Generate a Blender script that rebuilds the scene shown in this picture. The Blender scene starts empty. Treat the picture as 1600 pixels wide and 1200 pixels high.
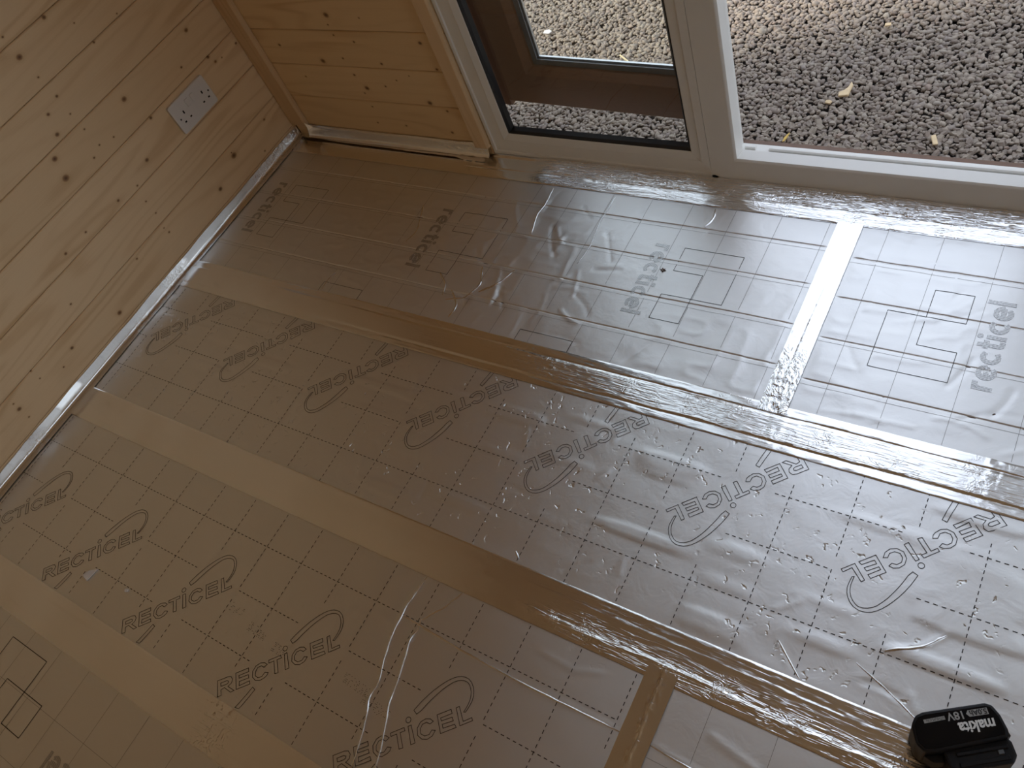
import bpy, bmesh, math, random
import numpy as np
from mathutils import Vector, Matrix

random.seed(4)
rng = np.random.default_rng(11)
SC = bpy.context.scene
COL = SC.collection

# ------------------------------------------------------------------ camera
cam_data = bpy.data.cameras.new('camera')
cam = bpy.data.objects.new('camera', cam_data)
COL.objects.link(cam)
cam_data.sensor_width = 36.0
cam_data.lens = 28.891
cam_data.clip_start = 0.02
_r = [[0.8292413, 0.23569678, -0.50676019], [0.46540976, -0.7932401, 0.39263711], [-0.3094392, -0.56144205, -0.76748304]]
_R = np.array(_r).T          # rows: right, down, forward in world space
cx, cy, cz = Vector(_R[0]), -Vector(_R[1]), -Vector(_R[2])
cam.matrix_world = Matrix(((cx.x, cy.x, cz.x, 1.995), (cx.y, cy.y, cz.y, -1.299), (cx.z, cy.z, cz.z, 1.300), (0, 0, 0, 1)))
SC.camera = cam

# ------------------------------------------------------------------ world, sun, exposure
W = bpy.data.worlds.new('world')
SC.world = W
W.use_nodes = True
wn = W.node_tree
wn.nodes.clear()
w_out = wn.nodes.new('ShaderNodeOutputWorld')
w_bg = wn.nodes.new('ShaderNodeBackground')
w_tc = wn.nodes.new('ShaderNodeTexCoord')
w_sep = wn.nodes.new('ShaderNodeSeparateXYZ')
w_rmp = wn.nodes.new('ShaderNodeValToRGB')
w_rmp.color_ramp.elements[0].position = 0.0
w_rmp.color_ramp.elements[0].color = (0.78, 0.84, 0.89, 1)
w_rmp.color_ramp.elements[1].position = 1.0
w_rmp.color_ramp.elements[1].color = (0.74, 0.83, 1.0, 1)
wn.links.new(w_tc.outputs['Generated'], w_sep.inputs[0])
wn.links.new(w_sep.outputs[2], w_rmp.inputs[0])
wn.links.new(w_rmp.outputs[0], w_bg.inputs[0])
w_bg.inputs[1].default_value = 1.13
wn.links.new(w_bg.outputs[0], w_out.inputs[0])

sun_d = bpy.data.lights.new('sun', 'SUN')
sun_d.energy = 3.1
sun_d.angle = math.radians(9)
sun_d.color = (1.0, 0.945, 0.84)
sun = bpy.data.objects.new('sun', sun_d)
COL.objects.link(sun)
_el = math.radians(36)
_dir = Vector((0.905 * math.cos(_el), 0.425 * math.cos(_el), -math.sin(_el)))
sun.rotation_euler = _dir.to_track_quat('-Z', 'Y').to_euler()
sun.location = (-3, -2, 5)

vs = SC.view_settings
vs.view_transform = 'Standard'
vs.look = 'None'
vs.gamma = 1.0
vs.use_curve_mapping = False
vs.exposure = 0.6

# ------------------------------------------------------------------ helpers: objects
def tag(o, label=None, cat=None, group=None, kind=None):
    if label: o['label'] = label
    if cat: o['category'] = cat
    if group: o['group'] = group
    if kind: o['kind'] = kind
    return o

def empty(name, loc=(0, 0, 0)):
    o = bpy.data.objects.new(name, None)
    o.empty_display_size = 0.05
    o.location = loc
    COL.objects.link(o)
    return o

def mk(name, verts, faces, mat, parent=None, origin=(0, 0, 0), smooth=False):
    """verts in world space; origin = world origin of the object (and of its parent chain)"""
    me = bpy.data.meshes.new(name)
    v = np.asarray(verts, dtype=float).reshape(-1, 3) - np.asarray(origin, dtype=float)
    if isinstance(faces, np.ndarray):
        n, k = faces.shape
        me.vertices.add(len(v)); me.vertices.foreach_set('co', v.astype(np.float32).ravel())
        me.loops.add(n * k); me.loops.foreach_set('vertex_index', faces.astype(np.int32).ravel())
        me.polygons.add(n)
        me.polygons.foreach_set('loop_start', np.arange(0, n * k, k, dtype=np.int32))
        me.update(calc_edges=True)
    else:
        me.from_pydata([tuple(p) for p in v], [], faces)
        me.update()
    if mat: me.materials.append(mat)
    if smooth:
        me.polygons.foreach_set('use_smooth', np.ones(len(me.polygons), dtype=bool))
    o = bpy.data.objects.new(name, me)
    COL.objects.link(o)
    if parent is None:
        o.location = origin
    else:
        o.parent = parent
    return o

def from_bm(name, bm, mat, parent=None, origin=(0, 0, 0), smooth=False):
    me = bpy.data.meshes.new(name)
    bmesh.ops.recalc_face_normals(bm, faces=bm.faces[:])
    bmesh.ops.translate(bm, verts=bm.verts[:], vec=-Vector(origin))
    bm.to_mesh(me); bm.free()
    if mat: me.materials.append(mat)
    if smooth:
        me.polygons.foreach_set('use_smooth', np.ones(len(me.polygons), dtype=bool))
    o = bpy.data.objects.new(name, me)
    COL.objects.link(o)
    if parent is None: o.location = origin
    else: o.parent = parent
    return o

def box_bm(x0, x1, y0, y1, z0, z1, bevel=0.0, bm=None):
    new = bm is None
    if new: bm = bmesh.new()
    vs_ = [bm.verts.new(p) for p in ((x0, y0, z0), (x1, y0, z0), (x1, y1, z0), (x0, y1, z0), (x0, y0, z1), (x1, y0, z1), (x1, y1, z1), (x0, y1, z1))]
    fs = [bm.faces.new([vs_[i] for i in q]) for q in ((0, 3, 2, 1), (4, 5, 6, 7), (0, 1, 5, 4), (1, 2, 6, 5), (2, 3, 7, 6), (3, 0, 4, 7))]
    if bevel:
        es = set(e for f in fs for e in f.edges)
        bmesh.ops.bevel(bm, geom=list(es), offset=bevel, segments=1, affect='EDGES')
    return bm

def prism_bm(pts, z0, z1, bevel=0.0, seg=2, xf=None):
    """polygon in 2D extruded in z, then mapped by xf(Vector)->Vector"""
    bm = bmesh.new()
    lo = [bm.verts.new((p[0], p[1], z0)) for p in pts]
    hi = [bm.verts.new((p[0], p[1], z1)) for p in pts]
    n = len(pts)
    bm.faces.new(lo[::-1]); bm.faces.new(hi)
    for i in range(n):
        bm.faces.new((lo[i], lo[(i + 1) % n], hi[(i + 1) % n], hi[i]))
    bmesh.ops.recalc_face_normals(bm, faces=bm.faces[:])
    if bevel:
        bmesh.ops.bevel(bm, geom=bm.edges[:], offset=bevel, segments=seg, affect='EDGES', profile=0.6)
    if xf:
        for v in bm.verts: v.co = xf(v.co)
    return bm

# ------------------------------------------------------------------ helpers: materials
class NT:
    def __init__(self, name):
        self.m = bpy.data.materials.new(name)
        self.m.use_nodes = True
        self.t = self.m.node_tree
        self.t.nodes.clear()
        self.out = self.t.nodes.new('ShaderNodeOutputMaterial')
    def n(self, typ, ins=None, **props):
        nd = self.t.nodes.new('ShaderNode' + typ)
        for k, v in props.items(): setattr(nd, k, v)
        for k, v in (ins or {}).items():
            if isinstance(v, bpy.types.NodeSocket): self.t.links.new(v, nd.inputs[k])
            else: nd.inputs[k].default_value = v
        return nd
    def math(self, op, a, b=0.0, c=None, clamp=False):
        i = {0: a, 1: b}
        if c is not None: i[2] = c
        return self.n('Math', i, operation=op, use_clamp=clamp).outputs[0]
    def ramp(self, fac, stops, interp='LINEAR'):
        r = self.n('ValToRGB', {0: fac})
        r.color_ramp.interpolation = interp
        els = r.color_ramp.elements
        while len(els) < len(stops): els.new(0.5)
        for e, (p, c) in zip(els, stops):
            e.position = p
            e.color = tuple(c) + (1,) if len(c) == 3 else c
        return r.outputs[0]
    def mix(self, fac, a, b, blend='MIX'):
        nd = self.t.nodes.new('ShaderNodeMix')
        nd.data_type = 'RGBA'; nd.blend_type = blend
        for sock, v in ((nd.inputs[0], fac), (nd.inputs[6], a), (nd.inputs[7], b)):
            if isinstance(v, bpy.types.NodeSocket): self.t.links.new(v, sock)
            else: sock.default_value = v if not isinstance(v, tuple) or len(v) == 4 else v + (1,)
        return nd.outputs[2]
    def obj(self): return self.n('TexCoord').outputs['Object']
    def mapping(self, vec, scale=(1, 1, 1), loc=(0, 0, 0)):
        return self.n('Mapping', {'Vector': vec, 'Scale': scale, 'Location': loc}).outputs[0]
    def noise(self, vec, scale, detail=2, rough=0.5, dist=0.0):
        return self.n('TexNoise', {'Vector': vec, 'Scale': scale, 'Detail': detail, 'Roughness': rough, 'Distortion': dist}).outputs[0]
    def bump(self, h, strength=1.0, dist=0.001, normal=None):
        i = {'Height': h, 'Strength': strength, 'Distance': dist}
        if normal is not None: i['Normal'] = normal
        return self.n('Bump', i).outputs[0]
    def principled(self, **kw):
        p = self.n('BsdfPrincipled', {k.replace('_', ' '): (v + (1,) if isinstance(v, tuple) and len(v) == 3 else v) for k, v in kw.items()})
        self.t.links.new(p.outputs[0], self.out.inputs[0])
        return p

def plain(name, color, rough=0.5, metallic=0.0, scale=60, var=0.12, bump=0.0, spec=0.5):
    t = NT(name)
    nz = t.noise(t.obj(), scale, 3)
    c = t.mix(nz, tuple(x * (1 - var) for x in color), tuple(min(1, x * (1 + var)) for x in color))
    kw = dict(Base_Color=c, Roughness=rough, Metallic=metallic, Specular_IOR_Level=spec)
    if bump: kw['Normal'] = t.bump(nz, bump, 0.001)
    t.principled(**kw)
    return t.m

# knots read on the boards: (along, height, radius)
KL = [(-0.413,0.673,0.0057),(-0.517,0.697,0.0030),(-0.519,0.648,0.0078),(-0.517,0.594,0.0028),(-0.364,0.625,0.0022),(-0.261,0.579,0.0023),(-0.514,0.540,0.0042),(-0.559,0.525,0.0046),(-0.518,0.493,0.0026),(-0.576,0.481,0.0059),(-0.621,0.447,0.0076),(-0.634,0.399,0.0096),(-0.547,0.385,0.0032),(-0.515,0.397,0.0028),(-0.517,0.447,0.0027),(-0.387,0.431,0.0077),(-0.473,0.386,0.0028),(-0.445,0.287,0.0061),(-0.511,0.260,0.0030),(-0.576,0.270,0.0044),(-0.522,0.215,0.0026),(-0.523,0.174,0.0026),(-0.534,0.129,0.0022),(-0.531,0.110,0.0033),(-0.204,0.386,0.0038),(-0.129,0.442,0.0065),(-0.120,0.355,0.0051),(-0.109,0.333,0.0047),(-0.085,0.328,0.0024),(-0.022,0.327,0.0043),(-0.233,0.115,0.0100),(-0.234,0.126,0.0025),(-0.331,0.079,0.0073),(-0.083,0.118,0.0040),(-0.141,0.051,0.0027),(-0.362,0.353,0.0046),(-0.355,0.568,0.0031),(-0.693,0.276,0.0032),(-0.766,0.276,0.0044),(-0.647,0.129,0.0031),(-0.849,0.181,0.0032),(-0.782,0.066,0.0071),(-0.929,0.102,0.0051),(-1.120,0.101,0.0060),(-1.118,0.121,0.0025),(-1.122,0.068,0.0026),(-1.034,0.113,0.0022),(-0.978,0.085,0.0028),(-1.033,0.143,0.0030)]
KF = [(0.379,0.401,0.0088),(0.368,0.374,0.0028),(0.485,0.394,0.0026),(0.368,0.345,0.0034),(0.143,0.310,0.0051),(0.427,0.327,0.0039),(0.357,0.277,0.0035),(0.642,0.330,0.0059),(0.484,0.266,0.0044),(0.277,0.266,0.0085),(0.366,0.227,0.0042),(0.174,0.212,0.0033),(0.387,0.187,0.0077),(0.458,0.197,0.0034),(0.369,0.170,0.0030),(0.557,0.234,0.0022),(0.507,0.218,0.0028),(0.658,0.258,0.0046),(0.370,0.126,0.0031),(0.631,0.132,0.0043),(0.461,0.070,0.0036),(0.358,0.071,0.0032),(0.615,0.062,0.0050),(0.585,0.154,0.0077)]
KA = [(0.725,0.321,0.007),(0.716,0.176,0.004),(0.695,0.062,0.004),(0.70,0.037,0.003)]

def pine(name, axis, knots=(), light=(0.81, 0.60, 0.37), dark=(0.60, 0.37, 0.18)):
    """axis: 'y' boards run along y in the plane x; 'x' boards run along x; 'z' upright"""
    t = NT(name)
    co = t.obj()
    sep = t.n('SeparateXYZ', {0: co}).outputs
    u, v = {'y': (sep[1], sep[2]), 'x': (sep[0], sep[2]), 'z': (sep[2], sep[0]), 'c': (sep[0], sep[1])}[axis]
    rnd = t.n('ObjectInfo').outputs['Random']
    P = t.n('CombineXYZ', {0: u, 1: v, 2: 0.0}).outputs[0]
    kd = None
    for (a, b, r) in knots:
        d = t.n('VectorMath', {0: P, 1: (a, b, 0)}, operation='SUBTRACT').outputs[0]
        d = t.n('VectorMath', {0: d, 1: (1 / (0.85 * r), 1 / (0.70 * r), 0)}, operation='MULTIPLY').outputs[0]
        d = t.n('VectorMath', {0: d}, operation='LENGTH').outputs['Value']
        kd = d if kd is None else t.math('MINIMUM', kd, d)
    uo = t.math('ADD', u, t.math('MULTIPLY', rnd, 37.0))
    vw = v
    if kd is not None:
        vw = t.math('ADD', v, t.math('MULTIPLY', t.math('DIVIDE', 0.012, t.math('ADD', 1.0, t.math('MULTIPLY', kd, kd))), 1.0))
    G = t.n('CombineXYZ', {0: t.math('MULTIPLY', uo, 1.5), 1: t.math('MULTIPLY', vw, 13.0), 2: t.math('MULTIPLY', rnd, 11.0)}).outputs[0]
    N = t.noise(G, 1.0, 1, 0.4)
    ring = t.math('SINE', t.math('MULTIPLY', N, 46.0))
    ring = t.math('MULTIPLY', t.math('ADD', ring, 1.0), 0.5)
    ring = t.math('POWER', ring, 2.4)
    F = t.n('CombineXYZ', {0: t.math('MULTIPLY', uo, 6.0), 1: t.math('MULTIPLY', v, 420.0), 2: rnd}).outputs[0]
    fine = t.noise(F, 1.0, 2, 0.6)
    broad = t.noise(t.n('CombineXYZ', {0: t.math('MULTIPLY', uo, 1.2), 1: t.math('MULTIPLY', v, 7.0), 2: rnd}).outputs[0], 1.0, 1)
    amp = t.ramp(broad, [(0.46, (0.09,) * 3), (0.72, (0.62,) * 3)])
    f = t.math('MULTIPLY', ring, amp)
    f = t.math('ADD', f, t.math('MULTIPLY', t.math('SUBTRACT', fine, 0.5), 0.28), clamp=True)
    c = t.mix(f, light, dark)
    tone = t.ramp(rnd, [(0.0, (0.93, 0.91, 0.88)), (1.0, (1.0, 1.0, 1.0))])
    c = t.mix(1.0, c, tone, 'MULTIPLY')
    if kd is not None:
        k = t.math('MULTIPLY', kd, 0.25, clamp=True)
        kc = t.ramp(k, [(0.0, (0.10, 0.05, 0.022)), (0.12, (0.22, 0.11, 0.05)), (0.25, (0.40, 0.22, 0.10)), (0.33, (0.52, 0.32, 0.15)), (0.6, (0.62, 0.42, 0.22))])
        km = t.ramp(k, [(0.0, (1, 1, 1)), (0.24, (0.95,) * 3), (0.34, (0.32,) * 3), (0.75, (0, 0, 0))])
        c = t.mix(km, c, kc)
    t.principled(Base_Color=c, Roughness=0.42, Specular_IOR_Level=0.35, Normal=t.bump(t.math('ADD', fine, f), 0.12, 0.001))
    return t.m

M = {}
M['pine_left'] = pine('pine boards left wall', 'y', KL, (0.83, 0.615, 0.38), (0.54, 0.30, 0.12))
M['pine_far'] = pine('pine boards far wall', 'x', KF, (0.82, 0.60, 0.345), (0.55, 0.31, 0.13))
M['pine_y'] = pine('pine boards along the room', 'y')
M['pine_x'] = pine('pine boards across the room', 'x')
M['pine_c'] = pine('pine ceiling boards', 'c')
M['pine_trim'] = pine('pine upright trim', 'z', KA)
M['pine_bead'] = pine('pine corner bead', 'z', (), (0.68, 0.47, 0.27), (0.5, 0.3, 0.14))
M['backing'] = plain('dark timber behind the boards', (0.16, 0.09, 0.045), 0.8)
M['subfloor'] = plain('dark chipboard subfloor', (0.13, 0.075, 0.04), 0.85, bump=0.3)
M['upvc'] = plain('white frame plastic', (0.82, 0.81, 0.78), 0.32, scale=25, var=0.03)
M['gasket'] = plain('black rubber gasket', (0.012, 0.012, 0.014), 0.45)
M['grey_gasket'] = plain('grey rubber gasket', (0.11, 0.12, 0.13), 0.4)
M['spacer'] = plain('aluminium spacer bar', (0.75, 0.77, 0.78), 0.3, 0.8)
M['ink'] = plain('dark printing ink', (0.022, 0.017, 0.016), 0.45)
M['ink_faint'] = plain('faint grey printing ink', (0.22, 0.20, 0.19), 0.35, 0.5)
M['socket_white'] = plain('white socket plastic', (0.74, 0.71, 0.69), 0.3, scale=25, var=0.03)
M['hole'] = plain('dark socket slot', (0.012, 0.008, 0.006), 0.8)
M['screw'] = plain('screw head', (0.10, 0.09, 0.08), 0.35, 0.8)
M['battery'] = plain('black battery plastic', (0.010, 0.010, 0.012), 0.42, scale=400, var=0.3, bump=0.05, spec=0.22)
M['battery_label'] = plain('black glossy battery label', (0.005, 0.005, 0.006), 0.22, spec=0.18)
M['lab_white'] = plain('label white', (0.78, 0.78, 0.78), 0.4)
M['lab_grey'] = plain('label silver grey', (0.36, 0.36, 0.36), 0.4)
M['lab_dark'] = plain('label dark', (0.02, 0.02, 0.02), 0.4)
M['chip'] = plain('pale split wood', (0.75, 0.57, 0.34), 0.6, scale=90, var=0.2)
M['straw'] = plain('dry stalk', (0.70, 0.58, 0.35), 0.6)
M['leaf'] = plain('yellow leaf', (0.72, 0.47, 0.08), 0.5)
M['paper'] = plain('white scrap', (0.80, 0.76, 0.74), 0.6)
M['foam'] = plain('torn insulation foam', (0.10, 0.06, 0.045), 0.9, bump=0.4)

def brown_upvc():
    t = NT('dark brown woodgrain foil')
    co = t.obj()
    g = t.noise(t.mapping(co, (14, 14, 160)), 3.0, 3, 0.6)
    c = t.mix(g, (0.085, 0.036, 0.017), (0.19, 0.085, 0.036))
    t.principled(Base_Color=c, Roughness=0.38, Normal=t.bump(g, 0.15, 0.0006))
    return t.m
M['brown'] = brown_upvc()

def foil(name, rough, dimples=0.0, lines=0.2, base=(0.775, 0.775, 0.775), crump=0.3, aniso=0.62):
    t = NT(name)
    co = t.obj()
    a = t.noise(co, 26, 3, 0.55, 0.6)                       # broad undulation
    b = t.noise(t.mapping(co, (9, 140, 20)), 1.0, 3, 0.6)    # rolling lines along the board
    h = t.math('ADD', t.math('MULTIPLY', a, crump), t.math('MULTIPLY', b, lines * 0.06))
    if dimples:
        wob = t.n('VectorMath', {0: co, 1: t.n('VectorMath', {0: t.n('TexNoise', {'Vector': co, 'Scale': 60.0}).outputs[1], 1: (0.04, 0.04, 0)}, operation='MULTIPLY').outputs[0]}, operation='ADD').outputs[0]
        vor = t.n('TexVoronoi', {'Vector': wob, 'Scale': 55.0, 'Randomness': 1.0}, feature='F1')
        pit = t.math('SUBTRACT', 1.0, t.math('MULTIPLY', vor.outputs['Distance'], 3.4), clamp=True)
        pick = t.math('GREATER_THAN', t.n('SeparateColor', {0: vor.outputs['Color']}).outputs[0], 0.30)
        where = t.ramp(t.noise(co, 9, 2), [(0.40, (0, 0, 0)), (0.58, (1, 1, 1))])
        pit = t.math('MULTIPLY', t.math('MULTIPLY', t.math('MULTIPLY', pit, pit), pick), where)
        h = t.math('SUBTRACT', h, t.math('MULTIPLY', pit, dimples))
    nrm = t.bump(h, 1.0, 0.0030)
    rg = t.math('ADD', rough - 0.03, t.math('MULTIPLY', t.noise(t.mapping(co, (3, 40, 3)), 2.0, 2), 0.06))
    tang = t.n('CombineXYZ', {0: 0.0, 1: 1.0, 2: 0.0}).outputs[0]      # rolled sheet: scatters across the rolling lines
    t.principled(Base_Color=base, Metallic=1.0, Roughness=rg, Normal=nrm, Anisotropic=aniso, Tangent=tang)
    return t.m
M['foil_plain'] = foil('aluminium board facing smooth', 0.45, 0.0, 0.12, crump=0.20, aniso=0.25)
M['foil_dimple'] = foil('aluminium board facing with dents', 0.42, 0.68, 0.24, crump=0.24, aniso=0.45)
M['foil_soft'] = foil('aluminium board facing lightly dented', 0.40, 0.12, 0.05, crump=0.10)

def tape_mat(name, sc):
    t = NT(name)
    co = t.obj()
    k = t.n('Attribute', attribute_name='crinkle').outputs['Fac']
    def ridge(v, wdt): return t.math('SUBTRACT', 1.0, t.math('MULTIPLY', t.math('ABSOLUTE', t.math('SUBTRACT', v, 0.5)), wdt), clamp=True)
    a = ridge(t.noise(t.mapping(co, sc), 1.0, 2, 0.55, 0.7), 9.0)
    a2 = ridge(t.noise(t.mapping(co, tuple(x * 0.5 for x in sc), (3.1, 7.7, 0)), 1.0, 1, 0.5, 1.0), 12.0)
    b = ridge(t.noise(co, 48, 2, 0.6, 1.2), 11.0)
    w = t.ramp(t.noise(co, 17, 2), [(0.46, (0.0,) * 3), (0.62, (1,) * 3)])
    h = t.math('ADD', t.math('MULTIPLY', a, 0.10), t.math('MULTIPLY', a2, 0.13))
    h = t.math('ADD', h, t.math('MULTIPLY', t.math('MULTIPLY', b, w), 0.16))
    h = t.math('MULTIPLY', h, k)
    base = t.noise(t.mapping(co, (14, 14, 14)), 1.0, 2)
    h = t.math('ADD', h, t.math('MULTIPLY', base, 0.10))
    t.principled(Base_Color=(0.86, 0.855, 0.85), Metallic=1.0, Roughness=0.17, Normal=t.bump(h, 1.0, 0.0030))
    return t.m
M['tape'] = tape_mat('crinkled aluminium tape', (16, 170, 60))
M['tape_y'] = tape_mat('crinkled aluminium tape lengthwise', (70, 40, 60))

def halftone():
    t = NT('halftone printed lettering')
    co = t.obj()
    s = t.n('SeparateXYZ', {0: t.n('Mapping', {'Vector': co, 'Rotation': (0, 0, math.radians(40)), 'Scale': (1, 1, 0)}).outputs[0]}).outputs
    p = t.math('MULTIPLY', t.math('SINE', t.math('MULTIPLY', s[0], 2 * math.pi / 0.0026)), t.math('SINE', t.math('MULTIPLY', s[1], 2 * math.pi / 0.0026)))
    f = t.math('GREATER_THAN', p, 0.06)
    ink = t.n('BsdfPrincipled', {'Base Color': (0.03, 0.024, 0.022, 1), 'Roughness': 0.45})
    met = t.n('BsdfPrincipled', {'Base Color': (0.775, 0.775, 0.775, 1), 'Metallic': 1.0, 'Roughness': 0.38})
    mx = t.n('MixShader', {0: f, 1: met.outputs[0], 2: ink.outputs[0]})
    t.t.links.new(mx.outputs[0], t.out.inputs[0])
    return t.m
M['halftone'] = halftone()

def glass_mat():
    t = NT('clear window glass')
    bf = t.n('NewGeometry').outputs['Backfacing']
    ior = t.math('ADD', 1.45, t.math('MULTIPLY', bf, 1 / 1.45 - 1.45))
    fr = t.n('Fresnel', {'IOR': ior}).outputs[0]
    tr = t.n('BsdfTransparent', {'Color': (0.985, 0.995, 0.988, 1)})
    gl = t.n('BsdfGlossy', {'Color': (1, 1, 1, 1), 'Roughness': 0.0})
    mx = t.n('MixShader', {0: fr, 1: tr.outputs[0], 2: gl.outputs[0]})
    t.t.links.new(mx.outputs[0], t.out.inputs[0])
    return t.m
M['glass'] = glass_mat()

def stone_mat():
    t = NT('slate gravel')
    g = t.n('NewGeometry').outputs['Random Per Island']
    o = t.n('ObjectInfo').outputs['Random']
    r = t.math('FRACT', t.math('ADD', g, o))
    c = t.ramp(r, [(0.0, (0.26, 0.208, 0.175)), (0.25, (0.335, 0.277, 0.226)), (0.5, (0.385, 0.320, 0.258)), (0.72, (0.295, 0.245, 0.216)), (0.9, (0.40, 0.345, 0.28)), (1.0, (0.33, 0.25, 0.205))])
    nz = t.noise(t.obj(), 170, 3)
    c = t.mix(t.math('MULTIPLY', nz, 0.45), c, t.mix(0.5, c, (0.05, 0.045, 0.042)))
    t.principled(Base_Color=c, Roughness=0.8, Specular_IOR_Level=0.25, Normal=t.bump(nz, 0.35, 0.001))
    return t.m
M['stone'] = stone_mat()
M['soil'] = plain('dark soil under the gravel', (0.055, 0.045, 0.04), 0.95, bump=0.5)

# ------------------------------------------------------------------ height fields
_tab = rng.random((256, 256))
def vn(x, y):
    xi = np.floor(x).astype(int); yi = np.floor(y).astype(int)
    fx = x - xi; fy = y - yi
    fx = fx * fx * fx * (fx * (fx * 6 - 15) + 10); fy = fy * fy * fy * (fy * (fy * 6 - 15) + 10)
    g = lambda i, j: _tab[(xi + i) % 256, (yi + j) % 256]
    return (g(0, 0) * (1 - fx) + g(1, 0) * fx) * (1 - fy) + (g(0, 1) * (1 - fx) + g(1, 1) * fx) * fy
def sst(a, b, x):
    t = np.clip((x - a) / (b - a), 0, 1); return t * t * (3 - 2 * t)
def dist_poly(x, y, pts):
    d = np.full(np.shape(x), 9.0)
    for (x0, y0), (x1, y1) in zip(pts[:-1], pts[1:]):
        dx, dy = x1 - x0, y1 - y0
        t = np.clip(((x - x0) * dx + (y - y0) * dy) / (dx * dx + dy * dy + 1e-12), 0, 1)
        d = np.minimum(d, np.hypot(x - x0 - t * dx, y - y0 - t * dy))
    return d

def random_creases(n, box, seed, lo=0.04, hi=0.14):
    r = random.Random(seed); out = []
    for _ in range(n):
        x, y = r.uniform(box[0], box[1]), r.uniform(box[2], box[3])
        a = r.uniform(0, 6.28); L = r.uniform(lo, hi); k = r.uniform(-9, 9); pts = [(x, y)]
        for s in range(6):
            a += k * L / 6; x += math.cos(a) * L / 6; y += math.sin(a) * L / 6; pts.append((x, y))
        out.append((pts, r.uniform(0.0025, 0.005), r.choice((-1, 1)) * r.uniform(0.0005, 0.0013)))
    return out

class Board:
    """one foil faced insulation board: visible rectangle, ripples, creases and grooves"""
    def __init__(self, rect, vis, kind, seed, creases=(), grooves=()):
        self.rect, self.vis, self.kind, self.s = rect, vis, kind, seed
        self.creases, self.grooves = list(creases), list(grooves)
    def H(self, x, y):
        x = np.asarray(x, float); y = np.asarray(y, float)
        s = self.s * 17.3
        xa, xb, ya, yb = self.vis
        m = sst(0, 0.02, np.minimum(np.minimum(x - xa, xb - x), np.minimum(y - ya, yb - y)))
        if self.kind == 'plain':
            h = 0.0004 * (vn(x * 9 + s, y * 14 + s) - .5)
            reg = sst(0.42, 0.7, vn(x * 3.1 + s, y * 4 + 5)) 
            rr = np.abs(vn(x * 22 + s, y * 30) - .5) * 2
            h = h + reg * 0.0013 * (1 - rr) ** 2
            h = h + 0.0007 * np.exp(-((y + 0.49) / 0.055) ** 2) * (vn(x * 24 + 3, y * 22 + s) - .5) * 2 * sst(0.3, 0.7, x)
        elif self.kind == 'dent':
            h = 0.0009 * (vn(x * 5.5 + s, y * 24 + s) - .5) + 0.0004 * (vn(x * 22 + s, y * 34 + 3) - .5)
            rid = sst(0.62, 0.86, vn(x * 6 + 9 + s, y * 33))
            h = h + rid * 0.0014
        else:
            h = 0.0006 * (vn(x * 5 + s, y * 12 + s) - .5) + 0.0002 * (vn(x * 24 + s, y * 30 + 3) - .5)
        for pts, w, a in self.creases:
            bx = [p[0] for p in pts]; by = [p[1] for p in pts]
            sel = (x > min(bx) - 4 * w) & (x < max(bx) + 4 * w) & (y > min(by) - 4 * w) & (y < max(by) + 4 * w)
            if np.any(sel):
                d = dist_poly(x[sel], y[sel], pts)
                h = np.array(h, dtype=float); h[sel] = h[sel] + a * np.exp(-(d / w) ** 2)
        h = h * m
        for gy, ga in self.grooves:
            wob = 0.0008 * (vn(x * 14 + gy * 50, x * 0) - .5)
            h = h - ga * np.exp(-((y - gy - wob) / 0.0016) ** 2) * sst(0, 0.01, np.minimum(x - xa, xb - x))
        return h
    def mesh(self, parent, origin, mat):
        x0, x1, y0, y1 = self.rect
        xs = np.arange(x0, x1 + 1e-9, 0.0045); xs[-1] = x1
        ys = list(np.arange(y0, y1, 0.0045)) + [y1]
        for gy, ga in self.grooves:
            ys += [gy + k * 0.0007 for k in range(-5, 6)]
        ys = np.unique(np.round(ys, 5))
        X, Y = np.meshgrid(xs, ys)
        Z = self.H(X.ravel(), Y.ravel())
        v = np.stack([X.ravel(), Y.ravel(), Z], 1)
        nx, ny = len(xs), len(ys)
        i = np.arange(nx - 1)[None, :] + nx * np.arange(ny - 1)[:, None]
        f = np.stack([i, i + 1, i + 1 + nx, i + nx], -1).reshape(-1, 4)
        return mk('foil_facing', v, f, mat, parent, origin, smooth=True)

def lift(b, pts, dz=0.00045):
    p = np.asarray(pts, float).reshape(-1, 2)
    return np.column_stack([p, b.H(p[:, 0], p[:, 1]) + dz])

def ribbon_pts(pts, w, closed=False, step=0.012):
    """flat strip following a polyline, mitred; returns 2D verts and quads"""
    P = []
    q = [np.array(p, float) for p in pts]
    if closed: q = q + [q[0]]
    for a, b in zip(q[:-1], q[1:]):
        n = max(1, int(np.linalg.norm(b - a) / step))
        for k in range(n): P.append(a + (b - a) * k / n)
    if not closed: P.append(q[-1])
    P = np.array(P); n = len(P)
    if closed: d0 = P - np.roll(P, 1, 0); d1 = np.roll(P, -1, 0) - P
    else:
        d1 = np.vstack([P[1:] - P[:-1], P[-1:] - P[-2:-1]]); d0 = np.vstack([d1[:1], d1[:-1]])
    nrm = lambda d: d / (np.linalg.norm(d, axis=1)[:, None] + 1e-12)
    d0, d1 = nrm(d0), nrm(d1)
    t = nrm(d0 + d1)
    nn = np.column_stack([-t[:, 1], t[:, 0]])
    c = np.clip((t * d1).sum(1), 0.35, 1)[:, None]
    A = P + nn * w / 2 / c; B = P - nn * w / 2 / c
    v = np.empty((2 * n, 2)); v[0::2] = A; v[1::2] = B
    m = n if closed else n - 1
    f = [(2 * i, 2 * i + 1, (2 * i + 3) % (2 * n), (2 * i + 2) % (2 * n)) for i in range(m)]
    return v, f

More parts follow.
